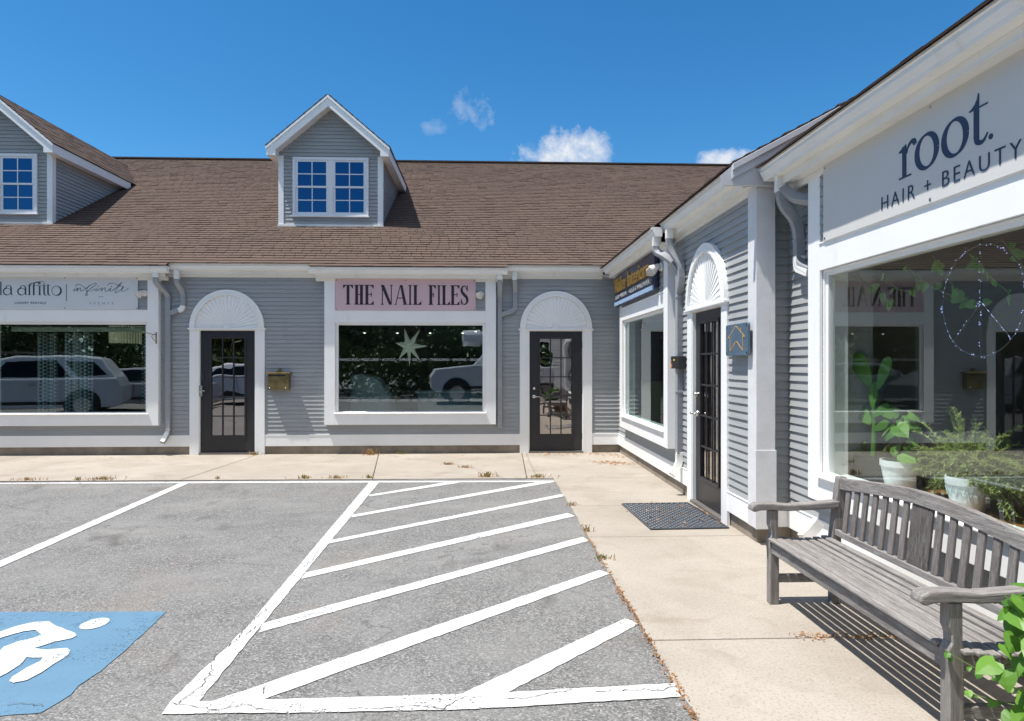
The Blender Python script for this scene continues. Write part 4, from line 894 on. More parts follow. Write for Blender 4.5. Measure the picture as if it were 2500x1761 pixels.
# ornate bracket on the rental shop window frame
br = empty('plant_hook', (-5.47, FB, 1.93), 0, 'small rusty scrolled hook on the rental shop window frame', 'hook')
k = MB(); k.box(-.010, .010, -.006, 0, -.07, .12); k.tube([(0, -.01, .08), (-.04, -.05, .085), (-.09, -.09, .10), (-.14, -.11, .125)], [.008, .007, .006, .004], 8)
k.tube([(0, -.01, -.03), (-.03, -.04, .0), (-.05, -.06, .05), (-.03, -.05, .07)], .005, 6); k.build('bracket', M('rusty_iron', (.25, .19, .14), .7, .4, 20), br)
# black sensor box on the wing
sb = empty('meter_box', (XW - .012, 7.72, 1.47), R(-90), 'small black sensor box with an orange label beside the wing downspout', 'sensor box')
k = MB(); k.box(-.12, .17, -.10, 0, 0, .145); k.build('case', black, sb, bevel=.008)
k = MB(); k.box(-.11, -.06, -.103, -.1005, .012, .06); k.box(-.11, -.07, -.1031, -.1005, .085, .095); k.build('label_panel', M('orange_label', (.75, .20, .02), .5), sb)
k = MB(); k.box(.0, .05, -.103, -.1005, .09, .11); k.build('label_panel', M('yellow_label', (.75, .55, .05), .5), sb)

# ------------------------------------------------------------------ door mat
mt = empty('door_mat', (1.86, 6.65, .002), 0, 'black woven rubber mat in front of the charcoal side door', 'door mat')
mt.rotation_euler = (0, 0, R(2))
k = MB(); k.box(-.37, .37, -.56, .56, .0, .006); k.build('mat_base', black, mt)
k = MB(); nx, ny = 22, 30
for i in range(nx):
    for j in range(ny):
        x = -.35 + .70 * (i + .5) / nx; y = -.54 + 1.08 * (j + .5) / ny; a = .0125; b = .0120; s = .005 * ((i + j) % 2 * 2 - 1)
        k.add([(x - a, y - b + s, .006), (x + a, y - b - s, .006), (x + a, y + b - s, .006), (x - a, y + b + s, .006), (x, y, .016)], [(0, 1, 4), (1, 2, 4), (2, 3, 4), (3, 0, 4)])
k.box(-.37, -.356, -.56, .56, .006, .013); k.box(.356, .37, -.56, .56, .006, .013); k.box(-.356, .356, -.56, -.546, .006, .013); k.box(-.356, .356, .546, .56, .006, .013)
k.build('mat_tread', M('mat_tread_rubber', (.060, .070, .085), .32, .3, 12), mt)

# ------------------------------------------------------------------ bench (local x along its length, y to the back)
bn = empty('garden_bench', (1.80, 4.225, 0), R(-90), 'weathered grey teak bench with a curved slatted back beneath the salon window', 'bench')
LB_ = 1.64; D_ = .455
def part(name, k, m, bev=.004, parent=None): return k.build(name, m, parent or bn, bevel=bev)
for x in (0.0, LB_):
    k = MB(); pl = [(0, 0), (.058, 0), (.058, .40), (.052, .45), (.052, .595), (-.002, .595), (-.002, .50), (.010, .47), (.012, .44), (-.004, .41), (-.004, .36), (0, .32)]
    k.prism(pl, x - .0, x + .058, 'x'); part('leg', k, wood_z)
    k = MB(); k.prism([(D_ - .055, 0), (D_, 0), (D_ + .005, .42), (D_ + .045, .79), (D_ + .040, .805), (D_ - .005, .805), (D_ - .010, .79), (D_ - .055, .42)], x, x + .058, 'x'); part('leg', k, wood_z)
    k = MB(); k.prism([(-.125, .60), (-.115, .625), (-.085, .642), (.0, .643), (.12, .632), (.25, .640), (D_ - .008, .655), (D_ - .010, .608), (.25, .596), (.12, .592), (.0, .598), (-.06, .597), (-.10, .586)], x - .008, x + .066, 'x'); part('armrest', k, wood_y, .009)
    k = MB(); k.box(x + .012, x + .046, .058, D_ - .055, .135, .185); part('stretcher', k, wood_y)
    k = MB(); k.prism([(.058, .325), (D_ - .055, .325), (D_ - .055, .415), (.34, .398), (.25, .392), (.15, .398), (.058, .412)], x + .012, x + .046, 'x'); part('seat_rail', k, wood_y)
k = MB(); k.box(.058, LB_, .006, .034, .325, .395); part('apron', k, wood_x)
k = MB(); k.box(.058, LB_, D_ - .045, D_ - .015, .33, .40); part('apron', k, wood_x)
sy = [(-.016, .425), (.040, .419), (.094, .411), (.148, .405), (.202, .403), (.256, .405), (.310, .410), (.364, .418)]
for i, (y, z) in enumerate(sy):
    k = MB(); x0 = .060 if y < .03 or y > .39 else -.02; x1 = LB_ - .002 if (y < .03) else LB_ + .085
    k.box(x0, x1, y, y + .042, z - .018, z + rnd.uniform(-.001, .001)); part('seat_slat', k, wood_x, .005)
def crest(x): t = x / (LB_ + .058) * 2 - 1; return .797 + .064 * math.cos(t * math.pi / 2) ** 1.4 if abs(t) < 1 else .797
def yb_(z): return D_ - .045 + (z - .42) * .105
k = MB(); xs_ = [.058 + (LB_ - .058) * i / 28 for i in range(29)]
top = [(x, crest(x)) for x in xs_]; bot = [(x, crest(x) - .072) for x in reversed(xs_)]
vs = []; pl = top + bot
for yo in (-.004, .030): vs += [(x, yb_(z) + yo + .004, z) for x, z in pl]
n = len(pl); fs = [tuple(range(n)), tuple(range(2 * n - 1, n - 1, -1))] + [(i, i + n, (i + 1) % n + n, (i + 1) % n) for i in range(n)]
k.add(vs, fs); part('top_rail', k, wood_x)
k = MB(); k.box(.058, LB_, yb_(.46), yb_(.46) + .03, .437, .475); part('back_rail', k, wood_x)
mid = (LB_ + .058) / 2
def bslat(x, w):
    z0, z1 = .475, crest(x) - .070; a, b = yb_(z0) + .006, yb_(z1) + .008
    k = MB(); k.add([(x - w / 2, a, z0), (x + w / 2, a, z0), (x + w / 2, b, z1), (x - w / 2, b, z1), (x - w / 2, a + .016, z0), (x + w / 2, a + .016, z0), (x + w / 2, b + .016, z1), (x - w / 2, b + .016, z1)],
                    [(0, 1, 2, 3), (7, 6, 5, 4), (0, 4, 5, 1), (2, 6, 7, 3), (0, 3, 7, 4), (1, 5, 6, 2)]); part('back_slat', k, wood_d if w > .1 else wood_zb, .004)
bslat(mid, .165)
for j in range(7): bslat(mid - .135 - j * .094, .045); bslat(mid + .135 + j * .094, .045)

# ------------------------------------------------------------------ plants and litter
def leaf_heart(k, p, n, up, size, c, mi=0):
    n = Vector(n).normalized(); up = Vector(up); up = (up - n * up.dot(n)); up = up.normalized() if up.length > .01 else n.orthogonal().normalized(); s = n.cross(up)
    out = [(0, 0), (.28, -.14), (.48, .05), (.50, .32), (.36, .62), (.16, .86), (0, 1.05)]
    R_ = [p + (s * x + up * y) * size + n * (-(x * x) * .35 + (-.10 * y * y)) * size for x, y in out]; L_ = [p + (s * -x + up * y) * size + n * (-(x * x) * .35 + (-.10 * y * y)) * size for x, y in out[1:-1]]
    mid = [p + up * size * .35 + n * size * .045, p + up * size * .7 + n * size * .0]
    vs = R_ + L_ + mid; r = list(range(7)); l = list(range(7, 12)); m0, m1 = 12, 13
    k.add(vs, [(0, 1, 2, m0), (2, 3, m0), (3, 4, m1, m0), (4, 5, m1), (5, 6, m1), (0, m0, 8, 7), (8, m0, 9), (9, m0, m1, 10), (10, m1, 11), (11, m1, 6)], mi, c)
def bez(a, b, c, d, n=14): return [((1 - t) ** 3) * Vector(a) + 3 * t * (1 - t) ** 2 * Vector(b) + 3 * t * t * (1 - t) * Vector(c) + t ** 3 * Vector(d) for t in [i / n for i in range(n + 1)]]
vn = empty('vine_plant', (2.25, 2.2, 0), 0, 'bright green heart-leaved vine climbing over the near end of the bench', 'vine')
k = MB(); ks = MB(); r = random.Random(12)
strands = []
for q in range(44):
    ex, ey, ez = r.uniform(1.84, 2.24), r.uniform(2.06, 2.38), r.uniform(.28, .66)
    strands.append(((2.3 + r.uniform(-.1, .15), 1.95 + r.uniform(-.1, .15), 0), (2.25, 2.1, .45), (ex + .12, ey, ez + .25), (ex, ey, ez)))
strands += [((2.3, 2.0, 0), (2.2, 2.3, .3), (1.92, 2.5, .30), (1.775, 2.52, .42)), ((2.3, 2.0, 0), (2.2, 2.3, .3), (1.9, 2.4, .26), (1.79, 2.40, .31)), ((2.3, 2.1, .0), (2.3, 2.3, .6), (2.16, 2.52, .62), (2.085, 2.50, .92))]
for qi, s in enumerate(strands):
    pts = bez(*s); ks.tube(pts, [.0035 - .002 * i / len(pts) for i in range(len(pts))], 5)
    for i in range(4 if qi < 44 else 7, len(pts)):
        if qi == 46 and i < 10: continue
        for _ in range(2 if qi < 44 else 1):
            p = pts[i] + Vector((r.uniform(-.03, .03), r.uniform(-.03, .03), r.uniform(-.03, .03))) * (1 if qi < 44 else .4)
            nrm = Vector((r.uniform(-.9, .5), r.uniform(-1.1, .1), r.uniform(.2, 1.0))); sz = r.uniform(.05, .095) if qi < 44 else r.uniform(.022, .05) * (1.1 - .5 * i / 14)
            leaf_heart(k, p, nrm, (r.uniform(-.7, .5), r.uniform(-.5, .3), r.uniform(-1, -.1)), sz, r.random())
kp = MB(); kp.lathe([(0, 0), (.14, 0), (.19, .24), (.205, .24), (.205, .28), (.18, .28), (.17, .22), (0, .22)], (2.30, 2.0, .002), 28); kp.build('planter', M('terracotta', (.34, .15, .085), .85, .15, 8), vn, (-2.25, -2.2, 0))
k.build('foliage', leaf_vine, vn, (-2.25, -2.2, 0)); ks.build('stem', M('vine_stem', (.13, .20, .06), .6), vn, (-2.25, -2.2, 0), smooth=True)

def litter(name, label, pts, n, spread, m=leaf_dry, size=(.012, .03), seed=4, z=.003):
    k = MB(); r = random.Random(seed)
    for _ in range(n):
        i = r.randrange(len(pts) - 1) if len(pts) > 1 else 0; a = pts[i]; b = pts[min(i + 1, len(pts) - 1)]; t = r.random()
        x = a[0] + (b[0] - a[0]) * t + r.gauss(0, spread[0]); y = a[1] + (b[1] - a[1]) * t + r.gauss(0, spread[1]); s = r.uniform(*size); th = r.uniform(0, 6.3); zz = z + r.uniform(0, .008)
        c, d = math.cos(th), math.sin(th); w = s * r.uniform(.3, .6); h = r.uniform(.002, .012)
        k.add([(x - c * s, y - d * s, zz + h), (x - d * w, y + c * w, zz), (x + c * s, y + d * s, zz + h * .6), (x + d * w, y - c * w, zz + .001)], [(0, 1, 2), (0, 2, 3)], at=r.random())
    o = k.build(name, m, kind='stuff'); o['label'] = label; o['category'] = 'leaf litter'; return o
litter('leaf_litter', 'rusty dry leaves caught along the asphalt edge of the sidewalk', [(.905, 2.6), (.905, 3.6), (.90, 4.6), (.905, 6.3)], 620, (.012, .05), size=(.004, .013), seed=4, z=-.008)
litter('leaf_litter', 'dry brown leaves scattered before the back corner door', [(.9, 11.2), (1.9, 11.3), (2.2, 10.9)], 150, (.14, .10), seed=5)
litter('leaf_litter', 'pile of dry leaves against the wing foundation in the corner', [(1.75, 10.35), (2.15, 10.1)], 130, (.10, .08), seed=6)
litter('leaf_litter', 'dry leaves strewn over the black rubber mat', [(1.55, 6.9), (2.1, 6.9), (1.7, 6.4), (2.1, 6.2)], 90, (.12, .16), size=(.006, .02), seed=7, z=.014)
litter('leaf_litter', 'dry leaves gathered along the charcoal side door sill', [(2.27, 7.2), (2.24, 6.2)], 90, (.02, .03), size=(.006, .018), seed=8)
litter('leaf_litter', 'dark leaf crumbs in the joint under the bench', [(1.75, 3.67), (2.3, 3.64)], 150, (.03, .025), size=(.005, .014), seed=9)
litter('leaf_litter', 'reddish leaf mulch pile under the near end of the bench', [(2.3, 2.7), (2.45, 2.6)], 240, (.06, .06), size=(.008, .02), seed=10, z=.01)
litter('leaf_litter', 'scattered dry leaf bits along the back sidewalk', [(-6.2, 11.0), (-3.9, 11.2), (-1.0, 11.1), (.4, 10.9)], 70, (.5, .14), size=(.006, .02), seed=11)
def weed(x, y, h, n, label, dry=.5, w=.12, seed=0):
    k = MB(); r = random.Random(seed)
    for _ in range(n):
        a = r.uniform(0, 6.3); rr = abs(r.gauss(0, w)); bx, by = rr * math.cos(a), rr * math.sin(a) * .35; ln = h * r.uniform(.5, 1.1); lx, ly = r.gauss(0, .5) * ln, r.gauss(0, .3) * ln; t = .0035
        k.add([(bx - t, by, 0), (bx + t, by, 0), (bx + lx * .5 + t * .8, by + ly * .5, ln * .65), (bx + lx * .5 - t * .8, by + ly * .5, ln * .65), (bx + lx, by + ly, ln * (.9 if r.random() > .4 else .6))], [(0, 1, 2, 3), (3, 2, 4)], 1 if r.random() < dry else 0, r.random())
    for _ in range(n // 2):
        a = r.uniform(0, 6.3); rr = abs(r.gauss(0, w * 1.3)); bx, by = rr * math.cos(a), rr * math.sin(a) * .4; s = r.uniform(.006, .016)
        k.add([(bx - s, by, .003), (bx, by - s * .6, .004), (bx + s, by, .012), (bx, by + s * .6, .006)], [(0, 1, 2), (0, 2, 3)], 1, r.random())
    o = k.build('weed', [leaf_weed, leaf_dry], None, (x, y, 0)); o['label'] = label; o['category'] = 'weed'; o['group'] = 'weeds in the sidewalk joints'
weed(-1.95, 11.30, .13, 60, 'tall dry tuft of weeds against the wall under the nail shop window', .7, .11, 1)
weed(-1.42, 11.38, .06, 34, 'small green tuft at the wall end of a sidewalk joint', .1, .06, 2)
weed(-3.86, 11.36, .07, 36, 'green weed with dry leaves at the foot of the keypad door', .45, .07, 3)
weed(-5.75, 8.98, .07, 60, 'dry weed clump along the kerb line below the parked car reflection', .8, .16, 4) if False else None
weed(-6.0, 9.02, .05, 46, 'flat dry weed patch at the far end of the parking line', .8, .13, 5)
weed(-5.35, 9.0, .06, 20, 'small green weed next to the wide dry patch', .1, .03, 6)
weed(-5.05, 9.02, .06, 80, 'wide rusty weed patch on the sidewalk edge', .75, .17, 7)
weed(-3.55, 9.0, .06, 12, 'tiny sprig just past the parking stripe', .3, .03, 8)
weed(-2.42, 9.0, .07, 40, 'yellowing grass tuft on the sidewalk edge before the mailbox', .6, .08, 9)
weed(-1.98, 9.0, .06, 34, 'dry grass tuft between the yellowing tuft and the joint', .7, .07, 10)
weed(-1.56, 9.0, .06, 26, 'green tuft at the asphalt end of the sidewalk joint', .2, .04, 11)
weed(.02, 9.02, .10, 50, 'yellow tuft with an upright blade near the hatched bay corner', .6, .08, 12)
weed(.70, 8.98, .06, 50, 'low dry weeds at the sidewalk corner', .6, .15, 13)
weed(-.55, 10.15, .05, 34, 'rusty dry weeds in the diagonal crack', .9, .07, 14)
weed(-.30, 9.85, .05, 30, 'second rusty clump further down the diagonal crack', .9, .06, 15)
weed(.93, 6.05, .09, 12, 'thin grass sprig by the hatching at the sidewalk edge', .4, .03, 16)
weed(.92, 5.2, .05, 26, 'small green weed on the crumbling asphalt edge', .2, .04, 17)
weed(.93, 7.18, .05, 18, 'little weed at the end of the mat-side joint', .3, .04, 18)

# ------------------------------------------------------------------ things behind the glass
def ctn(x, label, w=.55, z1=2.06, amp=.035, y=11.95, seed=0):
    k = MB(); n = 60; r = random.Random(seed); ph = r.uniform(0, 6)
    xs = [x - w / 2 + w * i / n for i in range(n + 1)]; pr = [(a, y + amp * math.sin(a * 38 + ph) + amp * .4 * math.sin(a * 17)) for a in xs]
    k.add([(a, b, .06) for a, b in pr] + [(a, b, z1) for a, b in pr], [(i, i + 1, n + 2 + i, n + 1 + i) for i in range(n)])
    o = k.build('curtain', curt, smooth=True); o['label'] = label; o['category'] = 'curtain'; o['group'] = 'patterned curtains in the rental shop'
m, t, out = newmat('trellis_curtain'); g = NG(t); c = g.co((1, 1, 1))
ck = g.n('ShaderNodeTexChecker'); mp = g.n('ShaderNodeMapping'); g.l(c, mp.inputs[0]); mp.inputs['Rotation'].default_value = (0, R(45), 0); g.l(mp.outputs[0], ck.inputs[0]); ck.inputs['Scale'].default_value = 22; ck.inputs[1].default_value = (.46, .48, .47, 1); ck.inputs[2].default_value = (.05, .065, .07, 1)
st_ = g.n('ShaderNodeSeparateXYZ'); g.l(c, st_.inputs[0]); p = g.pbsdf(ck.outputs[0], .8); g.l(p.outputs[0], out.inputs[0]); curt = m
ctn(-7.62, 'outermost trellis patterned curtain panel in the rental shop window', .34, seed=1); ctn(-7.08, 'full trellis curtain panel next to the plain one', .5, seed=2); ctn(-5.85, 'narrow trellis curtain at the downspout end of the rental shop window', .30, seed=3)
bx_ = empty('pendant_lamp', (-6.42, 12.3, 2.62), 0, 'tiered tassel pendant lampshade hanging inside the rental shop', 'pendant lamp')
k = MB()
for i in range(40):
    a = 2 * math.pi * i / 40; k.tube([(.30 * math.cos(a), .30 * math.sin(a), -.42), (.29 * math.cos(a), .29 * math.sin(a), -.72)], .016, 5)
k.build('lamp_shade', M('cream_tassels', (.78, .74, .55), .8, .1, emit=.10), bx_); k = MB(); k.tube([(0, 0, 0), (0, 0, -.42)], .01); k.lathe([(0, -.42), (.31, -.425)], sides=24); k.build('cord', bronze, bx_)
bs_ = MB(); bs_.box(-8.0, -5.66, 11.60, 11.68, 2.07, 2.155); o = bs_.build('roller_blind', M('blind_fabric', (.45, .48, .42), .7), None, bevel=.02); o['label'] = 'rolled-up grey green blind along the top of the rental shop window'; o['category'] = 'blind'
# paper star
stp = empty('paper_star', (-1.345, 11.80, 1.835), 0, 'white seven-pointed paper star hanging in the nail shop window', 'paper star')
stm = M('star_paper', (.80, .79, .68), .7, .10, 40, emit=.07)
k = MB(); tips = [(-72, 280), (168, 260), (290, 0), (188, -250), (10, -315), (-160, -205), (-205, 50)]; q_ = .00116; vl = []
for i, (a, b) in enumerate(tips):
    c, d = tips[(i + 1) % 7]; m_ = Vector((a / math.hypot(a, b) + c / math.hypot(c, d), b / math.hypot(a, b) + d / math.hypot(c, d))).normalized() * 88; vl.append((m_.x, m_.y))
for i, (a, b) in enumerate(tips):
    for s_, (c, d) in ((1, vl[i]), (0, vl[i - 1])):
        k.add([(0, -.065, 0), (a * q_, 0, b * q_), (c * q_, 0, d * q_)], [(0, 1, 2)]); k.add([(0, .065, 0), (a * q_, 0, b * q_), (c * q_, 0, d * q_)], [(0, 1, 2)])
k.build('star_body', stm, stp); k = MB(); k.tube([(0, 0, .05), (0, 0, .70)], .002, 4); k.build('string', bronze, stp)
fl = empty('string_lights', (-1.27, 11.9, 2.1), 0, 'thin string of small white lights draped along the top of the nail shop window', 'string lights')
wire = []
for i in range(41): x = -1.15 + 2.3 * i / 40; wire.append((x, -.02, .03 - .05 * abs(math.sin(i / 40 * math.pi * 4)) ** .7))
k = MB(); k.tube(wire, .0022, 5); k.build('wire', vinyl, fl)
for i in (5, 15, 25, 35, 39):
    k = MB(); k.lathe([(0, 0), (.022, .003), (.020, .012), (0, .016)], (wire[i][0], -.02, wire[i][2] - .02), 10); k.build('bulb', M('lit_bulb', (1, .95, .85), .5, 0, emit=2.5) if i == 5 else MATS['lit_bulb'], fl)
# nail shop desk and back furniture
dk = empty('reception_desk', (-.55, 13.2, .04), 0, 'pale reception desk inside the nail shop', 'desk')
k = MB(); k.box(-.75, .75, -.3, .3, 0, .92); k.build('cabinet', M('pale_laminate', (.62, .64, .62), .5), dk, bevel=.01); k = MB(); k.box(-.80, .80, -.35, .35, .92, .96); k.build('desk_top', white, dk, bevel=.008)
# rounded white car-like salon chair shell
sh = empty('salon_chair', (-2.15, 12.7, .04), 0, 'rounded white pedicure chair inside the nail shop', 'chair')
k = MB(); k.prism([(-.35, 0), (.35, 0), (.42, .5), (.36, .9), (.16, 1.22), (-.15, 1.30), (-.35, 1.28)], -.3, .3, 'y'); k.build('chair_shell', M('white_vinyl_upholstery', (.62, .66, .66), .4), sh, bevel=.06)
k = MB(); k.box(-.25, .25, -.55, -.3, .0, .48); k.build('seat', MATS['white_vinyl_upholstery'], sh, bevel=.05)
# green wing chair and picture in the interiors shop
ch = empty('armchair', (2.90, 10.80, .04), R(-15), 'pale green wingback armchair inside the interiors shop', 'armchair')
gm = M('green_upholstery', (.26, .30, .15), .85, .06, bump=.2)
k = MB(); k.prism([(-.40, .30), (.38, .30), (.36, .75), (.42, 1.10), (.30, 1.20), (-.30, 1.20), (-.44, 1.12), (-.34, .75)], .18, .32, 'y'); k.build('backrest', gm, ch, bevel=.05)
k = MB(); k.box(-.34, .34, -.4, .18, .25, .48); k.build('seat', gm, ch, bevel=.05)
for sx_ in (-1, 1): k = MB(); a, b = sorted((sx_ * .34, sx_ * .46)); k.box(a, b, -.38, .2, .22, .66); k.build('armrest', gm, ch, bevel=.04)
for a in (-.3, .3):
    for b in (-.3, .24): k = MB(); k.tube([(a, b, .25), (a, b, 0)], [.025, .018], 8); k.build('leg', bark, ch)
pc = MB(); pc.box(3.22, 3.8, 12.0, 12.04, 1.15, 1.95); o = pc.build('wall_picture', M('green_print', (.20, .38, .05), .6, .3, 6)); o['label'] = 'bright green print panel above the pale green armchair'; o['category'] = 'picture'
# salon window display
tb = empty('display_table', (3.35, 3.7, .04), 0, 'low wooden display table with plants inside the salon window', 'table')
k = MB(); k.box(-.72, .75, -2.0, 1.15, .60, .64); k.build('table_top', M('orange_wood', (.30, .15, .055), .4, .25, 4, stretch=(6, 1, 6)), tb, bevel=.004)
for a in (-.66, .69):
    for b in (-1.9, 1.05): k = MB(); k.box(a - .03, a + .03, b - .03, b + .03, 0, .60); k.build('leg', bark, tb)
potm = M('pale_blue_glazed_pot', (.86, .87, .87), .35, .04)
def pot(x, y, z, r, h, label, name='flower_pot'):
    e = empty(name, (x, y, z), 0, label, 'potted plant'); k = MB(); k.lathe([(0, 0), (r * .68, 0), (r * .72, .01), (r * .95, h * .78), (r, h * .80), (r, h), (r * .94, h), (r * .90, h * .86), (0, h * .86)], sides=32); k.build('pot', potm, e, smooth=False)
    k = MB(); k.lathe([(0, h * .88), (r * .89, h * .87)], sides=20); k.build('soil', soil, e); return e
p1 = pot(2.80, 4.42, .68, .122, .195, 'broad-leaved plant in a plain pale blue pot inside the salon window')
k = MB(); r = random.Random(5)
for i in range(26):
    a = r.uniform(0, 6.28); h = r.uniform(.18, .52); q = r.uniform(.02, .10); leaf_heart(k, Vector((q * math.cos(a), q * math.sin(a), h)), (math.cos(a) * .7 - .3, math.sin(a) * .7, .7), (math.cos(a), math.sin(a), .5), r.uniform(.07, .12), r.random())
k.build('foliage', leaf_in, p1); k = MB()
for i in range(4): k.tube(bez((0, 0, .16), (0, 0, .3), (r.uniform(-.04, .04), r.uniform(-.04, .04), .35), (r.uniform(-.08, .08), r.uniform(-.08, .08), .48), 6), .006, 6)
k.build('stem', bark, p1)
p2 = pot(2.80, 3.78, .66, .115, .21, 'bushy rosemary in a leaf-patterned pale pot inside the salon window')
def rosemary(e, n, cz, rad, seed):
    k = MB(); ks = MB(); r = random.Random(seed)
    for i in range(n):
        a = r.uniform(0, 6.28); rr = rad * math.sqrt(r.random()); up = max(0, r.gauss(.05, .09)) + (.12 if r.random() < .06 else 0)
        ex_ = rr * math.cos(a) * .7; ex_ = ex_ * .25 if ex_ < 0 else ex_
        end = Vector((ex_, rr * math.sin(a) * 1.15, cz + up - rr * .35 - (.14 if r.random() < .25 else 0)))
        pts = bez((0, 0, .19), end * .25 + Vector((0, 0, .16)), end * .7 + Vector((0, 0, .14)), end, 12); ks.tube(pts, .0022, 4)
        for j in range(4, 13):
            for q in range(9):
                b = r.uniform(0, 6.28); dr = (pts[j] - pts[j - 1]).normalized(); d = (Vector((math.cos(b), math.sin(b), r.uniform(-.2, .6))) * .8 + dr * .8).normalized(); p = pts[j] - (pts[j] - pts[j - 1]) * r.random(); s = d.cross(Vector((.3, .2, 1))).normalized() * .0058; ln = r.uniform(.022, .042)
                k.add([p - s, p + s, p + d * ln], [(0, 1, 2)], 0, r.random())
    k.build('foliage', leaf_rose, e); ks.build('stem', MATS['vine_stem'], e)
rosemary(p2, 330, .31, .42, 8)
k = MB()
for i in range(18):
    a = 2 * math.pi * i / 18; b = a + .12
    for s in (0, 1): k.tube([(.100 * math.cos(a), .100 * math.sin(a), .10), (.112 * math.cos(a + (.16 if s else -.16)), .112 * math.sin(a + (.16 if s else -.16)), .15)], .0025, 4)
k.build('relief_pattern', M('pot_relief', (.62, .74, .76), .4), p2)
cp = empty('cactus_plant', (2.84, 4.80, .64), 0, 'tall prickly pear cactus in a black trough at the end of the salon window', 'potted plant')
k = MB(); k.box(-.10, .46, -.42, .10, .0, .21); k.build('pot', black, cp, bevel=.01)
k = MB(); r = random.Random(9)
def pad(p, n, up, w, h, c):
    n = Vector(n).normalized(); up = Vector(up).normalized(); s = n.cross(up).normalized(); vs = []
    for side in (-1, 1):
        for j in range(14):
            t = 2 * math.pi * j / 14; x = math.cos(t) * w * (.75 + .25 * math.sin(t)); y = (math.sin(t) + 1) * h / 2; vs.append(Vector(p) + s * x + up * y + n * side * .008)
    k.add(vs, [tuple(range(14)), tuple(range(27, 13, -1))] + [(j, 14 + j, 14 + (j + 1) % 14, (j + 1) % 14) for j in range(14)], 0, c)
k.tube([(0, 0, .18), (.01, 0, .45), (0, .01, .74)], [.02, .016, .013], 8)
for p, up, w, h in (((0, 0, .56), (.1, .1, 1), .05, .20), ((.0, .03, .72), (-.2, .5, 1), .08, .28), ((.02, -.03, .70), (.2, -.25, 1), .05, .25), ((0, 0, .50), (.3, -.8, .6), .05, .16), ((.02, -.08, .52), (.2, -1, .15), .055, .17), ((0, .02, .44), (0, 1, .6), .06, .20), ((0, .1, .30), (.1, .6, -.5), .05, .16), ((0, -.02, .40), (.2, -.9, .5), .045, .15)):
    pad(p, (-.8, r.uniform(-.6, .2), .1), up, w, h, r.random())
k.build('cactus_pads', leaf_in, cp, smooth=False)
hv = empty('trailing_vine', (2.70, 4.2, 2.18), 0, 'trailing pothos vine strung along the top of the salon window', 'houseplant')
k = MB(); ks = MB(); r = random.Random(14)
for i in range(7):
    y0 = .55 - i * .27; pts = bez((0, y0, .0), (0.03, y0 - .1, -.16), (.02, y0 - .25, -.10 - r.uniform(0, .25)), (r.uniform(-.04, .08), y0 - .36, -.05 - r.uniform(0, .32)), 10); ks.tube(pts, .003, 4)
    for j in range(1, 11):
        if r.random() < .75: leaf_heart(k, pts[j] + Vector((r.uniform(-.02, .02), 0, 0)), (-1, r.uniform(-1, 1), r.uniform(-.4, .8)), (r.uniform(-.5, .5), r.uniform(-1, 1), r.uniform(-1, .2)), r.uniform(.03, .085), r.random())
k.build('foliage', leaf_in, hv); ks.build('stem', MATS['vine_stem'], hv)
# fairy light peace hoop
hp = empty('light_hoop', (2.62, 3.44, 1.86), R(-90), 'round peace-sign hoop wound with tiny blue fairy lights in the salon window', 'light decoration')
wm = M('silver_wire', (.12, .12, .12), .3, .05, metal=1); rr = .295
k = MB(); k.tube([(rr * math.cos(2 * math.pi * i / 48), 0, rr * math.sin(2 * math.pi * i / 48)) for i in range(49)], .0032, 6, cap=False); k.tube([(0, 0, rr), (0, 0, -rr)], .0018, 5)
for s in (-1, 1): k.tube([(0, 0, -.01), (s * rr * .70, 0, -rr * .71)], .0018, 5)
k.tube([(0, 0, rr), (0, 0, .34)], .002, 4); k.build('hoop', wm, hp)
k = MB(); r = random.Random(2); em = M('fairy_light', (.45, .5, 1.0), .4, 0, emit=.9)
for i in range(64): a = r.uniform(0, 6.28); k.lathe([(0, -.003), (.0024, 0), (0, .003)], ((rr + r.uniform(-.01, .01)) * math.cos(a), -.006, (rr + r.uniform(-.01, .01)) * math.sin(a)), 6)
for i in range(20): k.lathe([(0, -.003), (.0024, 0), (0, .003)], (r.uniform(-.008, .008), -.006, r.uniform(-rr, rr)), 6)
for i in range(22): s = r.choice((-1, 1)); t_ = r.random(); k.lathe([(0, -.003), (.0024, 0), (0, .003)], (s * rr * .70 * t_, -.006, -rr * .71 * t_), 6)
k.build('fairy_lights', em, hp)
# salon interior wall art discs
for x_, y_, z_, r_, lb, mm in ((8.9, 9.0, 0, 0, '', None),):
    pass
da = empty('wall_discs', (6.5, 5.70, 1.95), 0, 'overlapping dark round discs hung on the salon partition wall', 'wall art')
for i, (x_, z_, r_) in enumerate(((-.9, .1, .30), (-.2, -.15, .26), (.5, -.05, .36))):
    k = MB(); k.lathe([(0, -.02 - i * .012), (r_, -.02 - i * .012), (r_, 0)], (x_, 0, z_), 40, 'y'); k.build('disc', M('disc_%s' % 'abc'[i], ((.03, .035, .04), (.06, .08, .09), (.20, .21, .22))[i], .6), da)

